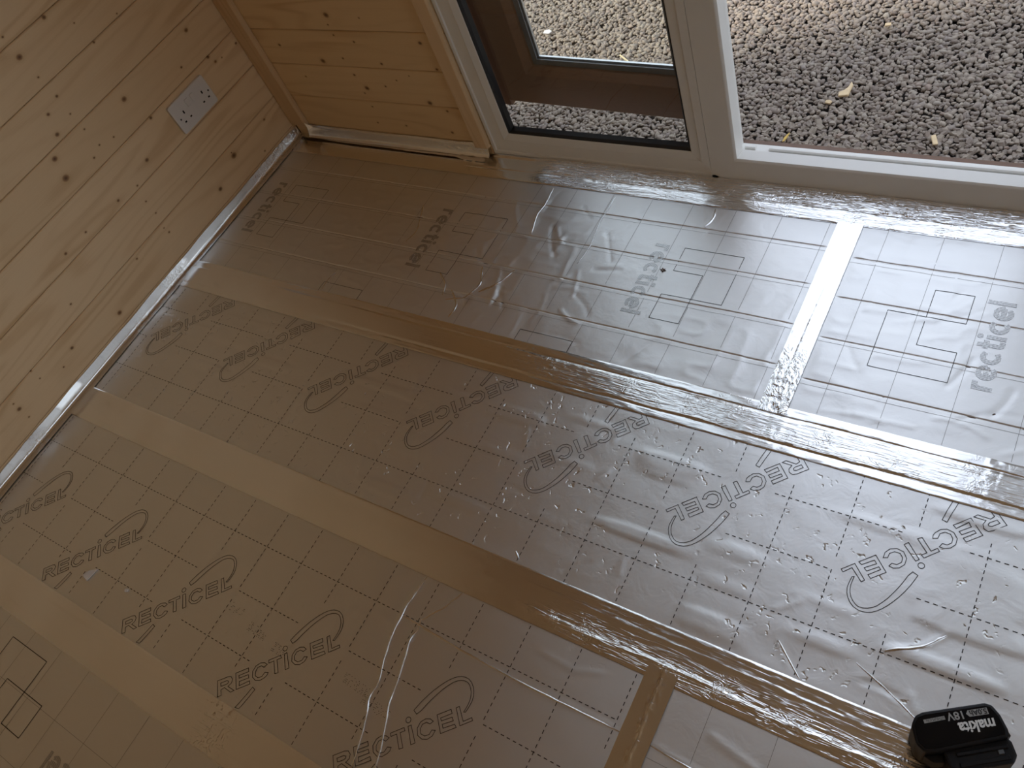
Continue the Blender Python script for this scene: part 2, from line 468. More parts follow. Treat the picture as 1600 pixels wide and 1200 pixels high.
class Print:
    def __init__(self): self.v = []; self.f = []; self.n = 0
    def add(self, v, f):
        self.v.append(np.asarray(v, float)); self.f += [tuple(i + self.n for i in q) for q in f]; self.n += len(v)
    def line(self, pts, w, closed=False): self.add(*ribbon_pts(pts, w, closed))
    def dash(self, a, b, w=0.0014, on=0.0062, off=0.0052):
        a = np.array(a, float); b = np.array(b, float); L = np.linalg.norm(b - a); d = (b - a) / L
        s = 0.0
        while s < L - on * .5:
            self.add(*ribbon_pts([a + d * s, a + d * min(L, s + on)], w)); s += on + off
    def disc(self, c, r, n=8):
        a = np.linspace(0, 2 * np.pi, n, endpoint=False)
        self.add(np.column_stack([c[0] + r * np.cos(a), c[1] + r * np.sin(a)]), [tuple(range(n))])
    def build(self, name, board, mat, parent, origin, dz=0.00045):
        if not self.n: return None
        v = np.vstack(self.v)
        return mk(name, lift(board, v, dz), self.f, mat, parent, origin)

# ------------------------------------------------------------------ room shell
RX, RY, RH = 3.30, -2.60, 2.42        # room size
PITCH, J0 = 0.107, 0.036              # board joints of the lining
T = 0.016
OX0, OX1, OZ1 = 0.727, 2.665, 2.15
DX1 = 2.045                           # right edge of the door frame    # opening for window and door

floor = mk('floor', *(lambda b: ([v.co[:] for v in b.verts], [[v.index for v in f.verts] for f in b.faces]))((lambda bm: (bm.verts.index_update(), bm)[1])(box_bm(-0.05, RX + 0.05, RY - 0.05, 0.0, -0.11, -0.0515))), M['subfloor'])
tag(floor, 'dark chipboard subfloor showing in the gap along the far wall', kind='structure')

def zrows(z0=-0.071, z1=RH):
    z = J0 - PITCH; out = []
    while z < z1:
        out.append((max(z, -0.05), min(z + PITCH, z1))); z += PITCH
    return out

def planks(parent, mat, boxes, bev=0.0022):
    for b in boxes:
        from_bm('plank', box_bm(*b, bevel=bev), mat, parent)

wl = from_bm('wall_left', box_bm(-0.075, -T - 0.001, RY - 0.05, 0.07, -0.11, RH), M['backing']); tag(wl, 'left wall lined with pine tongue and groove boards', kind='structure')
planks(wl, M['pine_left'], [(-T, 0.0, RY, 0.0, a + 0.0006, b - 0.0006) for a, b in zrows()])
wf = from_bm('wall_far', box_bm(-0.014, OX0 - 0.001, T + 0.001, 0.07, -0.11, RH), M['backing']); tag(wf, 'far wall of pine boards left of the window', kind='structure')
planks(wf, M['pine_far'], [(0.0, 0.7265, 0.0, T, a + 0.0006, b - 0.0006) for a, b in zrows()])
planks(wf, M['pine_x'], [(OX1 + 0.001, RX, 0.0, T, a + 0.0006, b - 0.0006) for a, b in zrows()])
planks(wf, M['pine_x'], [(OX0, OX1, 0.0, T, a + 0.0006, b - 0.0006) for a, b in zrows() if a > OZ1 - 0.02])
from_bm('wall_lining', box_bm(OX1 + 0.001, RX, T + 0.001, 0.07, -0.11, RH), M['backing'], wf)
from_bm('lintel', box_bm(OX0 - 0.001, OX1 + 0.001, T + 0.001, 0.07, OZ1 + 0.001, RH), M['backing'], wf)
wr = from_bm('wall_right', box_bm(RX + T + 0.001, RX + 0.075, RY - 0.05, -1.35, -0.11, RH), M['backing']); tag(wr, 'right wall of pine boards', kind='structure')
WY0, WY1, WZ0, WZ1 = -1.35, -0.15, 0.785, 1.96
for a, b in zrows():
    if b > WZ0 + 0.001 and a < WZ1 - 0.001:
        planks(wr, M['pine_y'], [(RX, RX + T, RY, WY0, a + 0.0006, b - 0.0006), (RX, RX + T, WY1, 0.0, a + 0.0006, b - 0.0006)])
    else:
        planks(wr, M['pine_y'], [(RX, RX + T, RY, 0.0, a + 0.0006, b - 0.0006)])
for bx in ((WY1, 0.07, -0.11, RH), (WY0, WY1, WZ1, RH), (WY0, WY1, -0.11, WZ0)):
    from_bm('wall_lining', box_bm(RX + T + 0.001, RX + 0.075, bx[0], bx[1], bx[2], bx[3]), M['backing'], wr)
added_win2 = empty('added_window_2', (0, 0, 0)); tag(added_win2, 'unseen white side window added in the right wall to brighten the room', kind='structure')  # extra window out of view, added so more daylight reaches the room
for bx in ((WY0, WY1, WZ0, WZ0 + 0.06), (WY0, WY1, WZ1 - 0.06, WZ1), (WY0, WY0 + 0.06, WZ0 + 0.06, WZ1 - 0.06), (WY1 - 0.06, WY1, WZ0 + 0.06, WZ1 - 0.06), (-0.78, -0.72, WZ0 + 0.06, WZ1 - 0.06)):
    from_bm('window_frame', box_bm(RX - 0.002, RX + 0.062, bx[0] + 0.0005, bx[1] - 0.0005, bx[2], bx[3], bevel=0.004), M['upvc'], added_win2)
from_bm('glass_pane', box_bm(RX + 0.03, RX + 0.034, WY0 + 0.055, WY1 - 0.055, WZ0 + 0.055, WZ1 - 0.055), M['glass'], added_win2)
wb = from_bm('wall_back', box_bm(-0.014, RX + 0.014, RY - 0.075, RY - T - 0.001, -0.11, RH), M['backing']); tag(wb, 'back wall of pine boards', kind='structure')
planks(wb, M['pine_x'], [(0.0, RX, RY - T, RY, a + 0.0006, b - 0.0006) for a, b in zrows()])
ce = from_bm('ceiling', box_bm(-0.16, RX + 0.16, RY - 0.2, 0.20, RH + T + 0.001, RH + 0.12), M['backing']); tag(ce, 'ceiling of pine boards', kind='structure')
yy = RY
while yy < -0.001:
    y2 = min(yy + PITCH, 0.0)
    from_bm('plank', box_bm(0.0, RX, yy + 0.0003, y2 - 0.0003, RH + 0.0005, RH + T, bevel=0.0016), M['pine_c'], ce)
    yy += PITCH

cb = from_bm('trim_1', prism_bm([(0.0005, -0.0005), (0.0005, -0.012), (0.004, -0.015), (0.060, -0.015), (0.0655, -0.010), (0.0655, -0.0005)], 0.042, RH - 0.002, 0.0008, 1), M['pine_bead'])
tag(cb, 'pine corner strip where left and far walls meet', kind='structure')
ar = from_bm('trim_2', prism_bm([(0.682, -0.0005), (0.682, -0.010), (0.685, -0.013), (0.722, -0.013), (0.7265, -0.009), (0.7265, -0.0005)], 0.030, OZ1 + 0.05, 0.0008, 1), M['pine_trim'])
tag(ar, 'knotty pine upright strip beside the white window frame', kind='structure')

# ------------------------------------------------------------------ window and door
def frame_member(name, rect, side, prof, yb, mat, parent):
    x0, x1, z0, z1 = rect
    cs = {'bottom': ((x0, z0, 1, 1), (x1, z0, -1, 1)), 'top': ((x1, z1, -1, -1), (x0, z1, 1, -1)),
          'left': ((x0, z1, 1, -1), (x0, z0, 1, 1)), 'right': ((x1, z0, -1, 1), (x1, z1, -1, -1))}[side]
    bm = bmesh.new(); rings = []
    for (X, Z, sx, sz) in cs:
        rings.append([bm.verts.new((X + sx * w, yb + d, Z + sz * w)) for w, d in prof])
    n = len(prof)
    for i in range(n):
        bm.faces.new((rings[0][i], rings[0][(i + 1) % n], rings[1][(i + 1) % n], rings[1][i]))
    bm.faces.new(rings[0]); bm.faces.new(rings[1][::-1])
    return from_bm(name, bm, mat, parent)

win = empty('window_1', (0, 0, 0)); tag(win, 'white fixed window with black gasket left of the doorway', kind='structure')
PW = [(0, 0.033), (0, 0.002), (0.002, 0.0), (0.010, 0.0), (0.012, 0.0035), (0.044, 0.0035), (0.047, 0.0015), (0.0640, 0.0055), (0.0655, 0.0070), (0.0655, 0.030), (0.034, 0.033)]
R1 = (0.728, 1.3245, 0.006, OZ1)
R1m = (0.728, 1.3465, 0.006, OZ1)
for s, nm in (('left', 'jamb'), ('bottom', 'bottom_rail'), ('top', 'head')):
    frame_member(nm, R1m, s, PW, 0.0, M['upvc'], win)
PM = [(0.022, 0.033), (0.022, 0.0), (0.040, 0.0), (0.044, 0.0035), (0.062, 0.0035), (0.064, 0.006), (0.069, 0.011), (0.069, 0.030), (0.034, 0.033)]
frame_member('mullion', R1m, 'right', PM, 0.0, M['upvc'], win)
PG = [(0.0640, 0.0072), (0.0680, 0.0075), (0.0720, 0.0125), (0.0705, 0.0295), (0.0640, 0.0295)]
for s in ('left', 'bottom', 'top', 'right'):
    frame_member('gasket', R1m, s, PG, 0.0, M['gasket'], win)
PO = [(0.0, 0.0345), (0.034, 0.0345), (0.037, 0.037), (0.036, 0.062), (0.0, 0.062)]
for s in ('left', 'bottom', 'top', 'right'):
    frame_member('outer_frame', R1m, s, PO, 0.0, M['brown'], win)
from_bm('glass_pane', box_bm(R1m[0] + 0.067, R1m[1] - 0.067, 0.0300, 0.0340, R1m[2] + 0.067, R1m[3] - 0.067), M['glass'], win)
door = empty('door_1', (0, 0, 0)); tag(door, 'doorway with white threshold and brown glazed leaf folded back outside', kind='structure')
R2 = (1.3255, DX1 - 0.002, 0.006, OZ1)
PD = [(0, 0.060), (0, 0.0), (0.056, 0.0), (0.0585, 0.001), (0.0615, 0.003), (0.0640, 0.030), (0.0625, 0.0315), (0.0560, 0.0318), (0.0545, 0.034), (0.0545, 0.060)]
for s, nm in (('left', 'jamb'), ('right', 'jamb'), ('bottom', 'threshold'), ('top', 'head')):
    frame_member(nm, R2, s, PD, 0.0, M['upvc'], door)
PB = [(0.0546, 0.0365), (0.0565, 0.0365), (0.0570, 0.0380), (0.0570, 0.0430), (0.0565, 0.0450), (0.0546, 0.0450)]
for s in ('left', 'right', 'top'):
    frame_member('sealing_bead', R2, s, PB, 0.0, M['upvc'], door)
zb = R2[2]
for xa, xb in ((1.3905, 1.4135), (1.4430, 1.985)):
    bm = bmesh.new()
    prof = [(0.0405, 0.0546), (0.0405, 0.0590), (0.0430, 0.0610), (0.0480, 0.0610), (0.0505, 0.0590), (0.0505, 0.0546)]
    r0 = [bm.verts.new((xa, y, zb + z)) for y, z in prof]; r1 = [bm.verts.new((xb, y, zb + z)) for y, z in prof]
    for i in range(6): bm.faces.new((r0[i], r0[(i + 1) % 6], r1[(i + 1) % 6], r1[i]))
    bm.faces.new(r0); bm.faces.new(r1[::-1])
    from_bm('sealing_bead', bm, M['upvc'], door)
from_bm('gasket_line', box_bm(1.384, 1.989, 0.0345, 0.0362, zb + 0.0546, zb + 0.0566), M['gasket'], door)
PDO = [(0, 0.0605), (0.054, 0.0605), (0.054, 0.0720), (0.047, 0.0780), (0, 0.0780)]
frame_member('outer_frame', R2, 'bottom', PDO, 0.0, M['brown'], door)
PDJ = [(0, 0.0605), (0.038, 0.0605), (0.038, 0.0780), (0, 0.0780)]
for s in ('left', 'right', 'top'):
    frame_member('outer_frame', R2, s, PDJ, 0.0, M['brown'], door)

added_win3 = empty('added_window_3', (0, 0, 0)); tag(added_win3, 'white fixed window added right of the doorway, out of view, for more daylight', kind='structure')  # unseen fixed light beside the door, added to raise interior brightness
R3 = (2.0445, OX1 - 0.001, 0.006, OZ1)
for s, nm in (('left', 'jamb'), ('bottom', 'bottom_rail'), ('top', 'head'), ('right', 'jamb')):
    frame_member(nm, R3, s, PW, 0.0, M['upvc'], added_win3)
    frame_member('gasket', R3, s, PG, 0.0, M['gasket'], added_win3)
    frame_member('outer_frame', R3, s, PO, 0.0, M['brown'], added_win3)
from_bm('glass_pane', box_bm(R3[0] + 0.067, R3[1] - 0.067, 0.0300, 0.0340, R3[2] + 0.067, R3[3] - 0.067), M['glass'], added_win3)
from_bm('sill_packer', box_bm(0.728, 1.3248, 0.0012, 0.030, -0.0515, 0.0058), M['upvc'], win)
from_bm('sill_packer', box_bm(1.3250, 2.044, 0.0012, 0.060, -0.0515, 0.0058), M['upvc'], door)
from_bm('sill_packer', box_bm(2.0445, OX1 - 0.001, 0.0012, 0.030, -0.0515, 0.0058), M['upvc'], added_win3)

# the leaf: hinged on the mullion outside, folded back flat before the window
leaf = empty('door_leaf', (0, 0, 0)); leaf.parent = door
hx, hy = 1.335, 0.087
leaf.location = (hx, hy, 0.0)
leaf.rotation_euler = (0, 0, math.radians(-2.4))
LW = 0.598
def leafbox(name, prof, side, mat):
    o = frame_member(name, (-LW, 0.0, 0.082, 2.12), side, prof, 0.0, mat, leaf); return o
PL = [(0.0, 0.058), (0.0, 0.004), (0.004, 0.0), (0.086, 0.0), (0.088, 0.001), (0.104, 0.013), (0.104, 0.020), (0.092, 0.058)]
PLG = [(0.1035, 0.0205), (0.118, 0.0205), (0.118, 0.0240), (0.1035, 0.0240)]
PLS = [(0.104, 0.0290), (0.121, 0.0290), (0.121, 0.0345), (0.104, 0.0345)]
for s, nm in (('left', 'stile'), ('right', 'stile'), ('bottom', 'bottom_rail'), ('top', 'top_rail')):
    leafbox(nm, PL, s, M['brown'])
    leafbox('glazing_gasket', PLG, s, M['grey_gasket'])
    leafbox('spacer_bar', PLS, s, M['spacer'])
from_bm('sealing_lip', box_bm(-LW - 0.036, -LW - 0.0005, 0.010, 0.030, 0.060, 2.12, bevel=0.002), M['brown'], leaf)
from_bm('glass_pane', box_bm(-LW + 0.104, -0.104, 0.0245, 0.0285, 0.186, 2.02), M['glass'], leaf)

# ------------------------------------------------------------------ insulation boards
TH = 0.05
boards = {}
def make_board(key, rect, vis, kind, seed, mat, label, creases=(), grooves=()):
    b = Board(rect, vis, kind, seed, creases, grooves)
    x0, x1, y0, y1 = rect
    org = ((x0 + x1) / 2, (y0 + y1) / 2, -TH)
    e = empty('insulation_board', org)
    tag(e, label, 'insulation board', 'foil faced insulation boards laid on the floor')
    b.mesh(e, org, mat)
    from_bm('foam_core', box_bm(x0, x1, y0, y1, -TH, -0.0016), M['foam'], e, org)
    b.root, b.org = e, org
    boards[key] = b
    return b

GR = [(-0.1455, 0.0014), (-0.2450, 0.0011), (-0.3470, 0.0014), (-0.4440, 0.0014)]
crA = random_creases(34, (0.62, 1.25, -0.46, -0.12), 5, 0.03, 0.10) + random_creases(12, (0.45, 1.4, -0.52, -0.44), 6, 0.04, 0.12)
crA += [([(0.952, -0.090), (0.958, -0.14), (0.955, -0.18), (0.970, -0.24)], 0.0028, 0.0007),
        ([(1.121, -0.086), (1.120, -0.17), (1.131, -0.25), (1.125, -0.30)], 0.0022, 0.0004),
        ([(0.66, -0.40), (0.56, -0.43), (0.50, -0.44)], 0.005, 0.0006), ([(0.70, -0.36), (0.64, -0.40), (0.60, -0.43)], 0.006, 0.0006),
        ([(1.36, -0.085), (1.372, -0.11), (1.36, -0.145)], 0.005, 0.0010), ([(1.388, -0.10), (1.378, -0.135), (1.372, -0.16)], 0.004, 0.0008),
        ([(1.321, -0.275), (1.345, -0.255)], 0.003, -0.0006), ([(1.321, -0.275), (1.29, -0.262)], 0.003, -0.0006), ([(1.321, -0.275), (1.33, -0.30)], 0.003, 0.0006),
        ([(0.505, -0.455), (0.497, -0.50), (0.500, -0.525)], 0.003, 0.0006)]
A = make_board('A', (0.004, 1.644, -0.575, -0.030), (0.03, 1.622, -0.528, -0.081), 'plain', 1, M['foil_plain'],
               'long silver board beneath the window, punctured by one small tear', crA, GR)
crB = random_creases(16, (1.7, 2.2, -0.25, -0.09), 8, 0.04, 0.14) + random_creases(12, (1.7, 2.2, -0.52, -0.4), 9, 0.04, 0.1)
B = make_board('B', (1.646, RX - 0.004, -0.575, -0.030), (1.672, 3.28, -0.526, -0.080), 'plain', 2, M['foil_plain'],
               'silver board at the foot of the open doorway, beyond the bright upright joint tape', crB,
               [(-0.1630, 0.0014), (-0.2640, 0.0014), (-0.3630, 0.0011), (-0.4605, 0.0014)])
crC = random_creases(14, (0.8, 2.1, -0.95, -0.65), 12, 0.02, 0.06)
crC += [([(2.00, -0.83), (1.975, -0.86), (1.93, -0.885)], 0.004, 0.0010), ([(1.79, -0.93), (1.835, -0.99)], 0.0025, 0.0007), ([(1.80, -0.86), (1.77, -0.885)], 0.005, 0.0008), ([(1.93, -0.94), (1.99, -0.965)], 0.0025, 0.0005)]
C = make_board('C', (0.004, RX - 0.004, -1.0175, -0.5755), (0.018, 3.28, -0.974, -0.621), 'dent', 3, M['foil_dimple'],
               'dented silver board running the full middle row with upside-down outlined lettering', crC)
crD = [([(1.190, -1.062), (1.182, -1.12), (1.186, -1.18), (1.195, -1.215), (1.212, -1.26), (1.207, -1.285), (1.222, -1.31), (1.250, -1.40)], 0.0026, 0.0010),
       ([(1.223, -1.133), (1.229, -1.15), (1.222, -1.170), (1.231, -1.20), (1.243, -1.245), (1.247, -1.275), (1.275, -1.34), (1.29, -1.39)], 0.0026, 0.0009),
       ([(1.19, -1.14), (1.31, -1.148), (1.45, -1.153), (1.62, -1.152)], 0.0022, 0.0008),
       ([(1.08, -1.175), (1.15, -1.155), (1.185, -1.165), (1.225, -1.17)], 0.006, 0.0010), ([(1.45, -1.095), (1.52, -1.10), (1.56, -1.085)], 0.004, 0.0007)]
D = make_board('D', (0.004, 1.6485, -1.4570, -1.0185), (0.018, 1.625, -1.416, -1.060), 'soft', 4, M['foil_soft'],
               'silver board in the third row with upright outlined lettering and long creases', crD)
crE = [([(1.66, -1.145), (1.76, -1.155), (1.92, -1.16)], 0.003, 0.0009), ([(1.75, -1.10), (1.82, -1.115)], 0.006, 0.0008)]
E_ = make_board('E', (1.6495, RX - 0.004, -1.4570, -1.0185), (1.672, 3.28, -1.416, -1.060), 'plain', 5, M['foil_plain'],
                'silver board in the third row on the right of the short bottom joint tape', crE)
F_ = make_board('F', (0.004, RX - 0.004, RY + 0.004, -1.4580), (0.018, 3.28, RY + .02, -1.498), 'soft', 6, M['foil_soft'],
                'dull silver board in the nearest row, its squares emblem cut by the bottom left corner')

# ---- printing on the boards
LOGO = {
'R':[(209.2,147.4),(193.9,132.4),(187.9,129.0),(181.3,131.6),(178.9,137.6),(181.4,145.5),(164.5,145.7),(169.0,151.2),(186.9,150.3),(190.9,156.5),(183.2,164.1),(188.8,169.5)],
'Rc':[(199.8,147.4),(191.1,138.6),(187.1,137.7),(185.3,140.0),(187.0,144.0),(195.2,151.6)],
'E':[(161.4,142.4),(182.7,120.3),(164.0,101.5),(159.1,106.5),(173.5,120.8),(169.9,124.3),(156.0,111.2),(151.2,115.3),(165.2,128.5),(160.3,134.6),(146.5,118.9),(141.4,122.9)],
'C':[(120.2,91.0),(119.4,96.3),(120.9,101.4),(126.8,109.6),(135.3,113.3),(145.2,111.0),(151.8,102.7),(151.9,92.0),(146.8,84.2),(138.5,80.0),(131.9,80.4),(134.5,87.2),(141.4,87.4),(146.3,92.8),(146.1,100.5),(141.6,106.7),(133.6,107.3),(127.7,102.4),(126.7,93.5)],
'T':[(100.8,82.8),(106.1,87.2),(123.0,69.7),(130.2,77.2),(133.9,73.3),(116.6,55.5),(112.3,59.1),(118.4,65.2)],
'i':[(85.5,67.0),(90.5,72.7),(111.2,50.9),(107.2,46.8)],
'C2':[(63.6,35.6),(63.8,45.1),(69.0,53.1),(77.7,57.1),(87.8,55.4),(94.6,46.3),(94.5,35.6),(88.7,27.5),(81.5,24.2),(74.5,25.3),(77.3,31.1),(84.4,31.6),(89.5,37.5),(89.1,45.2),(84.1,51.0),(76.0,50.9),(70.1,45.6),(69.5,37.9)],
'E2':[(52.7,35.9),(73.8,13.8),(56.0,-3.9),(51.0,0.8),(65.4,15.3),(61.9,18.8),(47.6,5.7),(42.9,9.7),(57.6,22.6),(53.1,27.1),(38.0,13.3),(33.0,16.3)],
'L':[(28.5,11.5),(49.0,-9.6),(45.3,-14.0),(26.8,3.3),(16.4,-8.1),(12.7,-4.6)],
'sw':[(115.8,25.2),(113.1,15.2),(110.1,5.5),(105.4,-6.4),(100.4,-17.3),(95.1,-26.9),(89.6,-35.7),(83.8,-43.5),(77.7,-49.9),(72.4,-54.0),(66.9,-56.8),(60.1,-58.5),(52.9,-58.4),(45.6,-55.8),(39.3,-50.9),(34.3,-44.4),(31.1,-38.0),(29.4,-31.1),(29.3,-25.3),(29.8,-18.3),(30.8,-10.7),(33.8,-9.5),(33.0,-18.0),(33.0,-24.8),(33.8,-31.2),(35.3,-36.3),(38.4,-42.3),(42.2,-46.8),(47.0,-50.9),(52.1,-53.1),(58.5,-52.9),(65.1,-50.5),(70.5,-47.1),(75.6,-42.4),(81.3,-34.1),(86.7,-24.8),(91.6,-13.9),(96.4,-2.0),(100.0,8.4),(103.3,19.8),(107.8,28.3)],
'st':[(133.4,166.5),(131.5,160.4),(128.0,143.4),(125.1,126.5),(132.3,124.8),(135.3,140.4),(139.9,161.4),(142.0,167.7)],
}
def logo(board, x0, y0, sgn):
    pr = Print()
    for k, pts in LOGO.items():
        q = [(x0 + sgn * a / 1000, y0 + sgn * b / 1000) for a, b in pts]
        pr.line(q, 0.00105, closed=True)
    a = np.linspace(0, 2 * np.pi, 16, endpoint=False)
    pr.line([(x0 + sgn * 0.1162 + 0.0046 * math.cos(t), y0 + sgn * 0.0422 + 0.0046 * math.sin(t)) for t in a], 0.00105, closed=True)
    o = pr.build('printed_lettering', board, M['ink'], board.root, board.org)
    return o
for k in range(-4, 7):
    logo(C, 1.827 - 0.2945 * k, -0.783, 1)
for j in range(-2, 3):
    logo(D, 0.8217 + 0.2955 * j, -1.2436, -1)

pr = Print()
p = 0.0982
for k in range(-14, 19):
    x = 1.827 - p * k
    if not 0.03 < x < 3.28: continue
    ph = k % 3
    if ph == 0: segs = [(-0.616, -0.772), (-0.793, -0.978)]
    elif ph == 2: segs = [(-0.616, -0.682), (-0.862, -0.978)]
    else: segs = [(-0.672, -0.978)]
    for a, b in segs: pr.dash((x, a), (x, b))
pr.dash((0.02, -0.8905), (3.28, -0.8905))
for k in range(-5, 8):
    x = 1.827 - 3 * p * k
    for a, b, y in ((-0.122, 0.080, -0.697), (-0.172, -0.003, -0.7935)):
        xa, xb = max(0.03, x + a), min(3.28, x + b)
        if xb > xa: pr.dash((xa, y), (xb, y))
pr.build('printed_grid', C, M['ink'], C.root, C.org)['kind'] = 'stuff'
pr = Print()
for k in range(-9, 9):
    x = 0.826 + 0.0984 * k
    if not 0.03 < x < 1.615: continue
    ph = k % 3
    if ph == 0: segs = [(-1.064, -1.2355), (-1.257, -1.412)]
    elif ph == 2: segs = [(-1.064, -1.190), (-1.352, -1.412)]
    else: segs = [(-1.064, -1.356)]
    for a, b in segs: pr.dash((x, a), (x, b))
pr.dash((0.03, -1.139), (1.615, -1.139))
for k in range(-3, 4):
    x = 0.826 + 0.2952 * k
    for a, b, y in ((0.003, 0.174, -1.2365), (-0.080, 0.122, -1.3345)):
        xa, xb = max(0.03, x + a), min(1.615, x + b)
        if xb > xa: pr.dash((xa, y), (xb, y))
pr.build('printed_grid', D, M['ink'], D.root, D.org)['kind'] = 'stuff'

# dotted batch stamps, too worn to read
pr = Print()
r_ = random.Random(3)
for (bx, by, n) in ((0.835, -1.275, 3), (0.90, -1.29, 4), (0.975, -1.30, 3), (1.145, -1.285, 5), (1.20, -1.30, 5)):
    for g in range(n):
        for i in range(4):
            for j in range(6):
                if r_.random() < 0.42:
                    pr.disc((bx + g * 0.013 + i * 0.0025, by - g * 0.001 + j * 0.0030), 0.0007, 6)
pr.build('printed_stamp', D, M['ink'], D.root, D.org)['kind'] = 'stuff'

EMB = [(0, 0), (.13, 0), (.13, -.13), (0, -.13), (0, -.195), (.065, -.195), (.065, -.065), (0, -.065)]
def emblem(board, x0, y0, rot=0, w=0.0011, clip=None):
    c, s = math.cos(rot), math.sin(rot)
    pts = [(x0 + c * a - s * b, y0 + s * a + c * b) for a, b in EMB]
    pr = Print()
    for a, b in zip(pts, pts[1:] + pts[:1]): pr.line([a, b], w)
    pr.build('printed_emblem', board, M['ink'], board.root, board.org)

def arc(cx_, cy_, r, a0, a1, n=12):
    return [(cx_ + r * math.cos(math.radians(a0 + (a1 - a0) * i / n)), cy_ + r * math.sin(math.radians(a0 + (a1 - a0) * i / n))) for i in range(n + 1)]
SWD = 0.0080
def word_strokes():
    """lower case word, heavy rounded sans, x height 30 mm, in reading coordinates"""
    x = 0.0; st = []
    h = 0.0305; r = h / 2 - SWD / 2
    def e(x): return [[(x + SWD * .4, h / 2), (x + 2 * r + SWD * .5, h / 2)], arc(x + SWD / 2 + r, h / 2, r, 0, 318, 18)]
    def c(x): return [arc(x + SWD / 2 + r, h / 2, r, 48, 312, 14)]
    st += [[(x + SWD / 2, 0), (x + SWD / 2, h)], [(x + SWD / 2, h * .62), (x + SWD * .8, h * .80), (x + SWD * 1.25, h - SWD * .45), (x + SWD * 2.1, h - SWD * .45)]]; x += 0.0205
    st += e(x); x += 0.0325
    st += c(x); x += 0.0295
    st += [[(x + .0085, h + .010), (x + .0085, SWD * .9), (x + .0105, SWD * .55), (x + .0185, SWD * .5)], [(x + .001, h - SWD * .42), (x + .0180, h - SWD * .42)]]; x += 0.0215
    st += [[(x + SWD / 2, 0), (x + SWD / 2, h - .001)]]; dot = (x + SWD / 2, h + .0085); x += 0.0125
    st += c(x); x += 0.0295
    st += e(x); x += 0.0325
    st += [[(x + SWD / 2, 0), (x + SWD / 2, h + .0125)]]; x += SWD
    return st, dot, x
WORD, WDOT, WLEN = word_strokes()
def word(board, x0, y0, rot, mat='halftone', scale=1.0):
    """x0,y0: start of the baseline; rot: reading direction"""
    c, s = math.cos(rot) * scale, math.sin(rot) * scale
    f = lambda q: [(x0 + c * a - s * b, y0 + s * a + c * b) for a, b in q]
    pr = Print()
    for st in WORD: pr.add(*ribbon_pts(f(st), SWD * scale, step=0.006))
    d = f([WDOT])[0]; pr.disc(d, 0.0050 * scale, 14)
    return pr.build('printed_word', board, M[mat], board.root, board.org)

for x0 in (0.1495, 0.7555, 1.3435):
    emblem(A, x0, -0.2065)
    word(A, x0 - 0.067, -0.2055, -math.pi / 2, scale=1.04)
for x0 in (0.4915, 1.083):
    pr = Print(); pr.line([(x0, -0.530), (x0, -0.500), (x0 + .13, -0.500), (x0 + .13, -0.530)], 0.0011)
    pr.build('printed_emblem', A, M['ink'], A.root, A.org)
for x0 in (1.9, 2.495, 3.09):
    emblem(B, x0, -0.4045, math.pi); word(B, x0 + 0.067, -0.4055, math.pi / 2, scale=1.04)
def thin_lines(board, xs, y0, y1, ys=(), x0=0, x1=1):
    pr = Print()
    for x in xs: pr.line([(x, y0), (x, y1)], 0.0006)
    for y in ys: pr.line([(x0, y), (x1, y)], 0.0005)
    pr.build('printed_grid', board, M['ink_faint'], board.root, board.org, 0.0004)['kind'] = 'stuff'
thin_lines(A, [0.032 + 0.0985 * k for k in range(1, 17) if k not in (4,)], -0.082, -0.528, (-0.156, -0.255, -0.358, -0.455), 0.03, 1.62)
thin_lines(B, [1.72 + 0.1 * k for k in range(0, 16)], -0.080, -0.526, (-0.175, -0.372, -0.472), 1.673, 3.28)
thin_lines(E_, [1.736 + 0.0985 * k for k in range(0, 16)], -1.06, -1.416, (-1.168,), 1.675, 3.28)
thin_lines(F_, [0.03 + 0.0985 * k for k in range(1, 33)], -1.50, RY + .03, (-1.60, -1.70, -1.80), 0.03, 3.27)
emblem(F_, 0.375, -1.660, math.pi / 2, 0.0016)
emblem(F_, 0.975, -1.660, math.pi / 2, 0.0016)
word(F_, 0.662 + WLEN, -1.640, math.pi)
word(F_, 0.575 - WLEN, -1.770, 0)
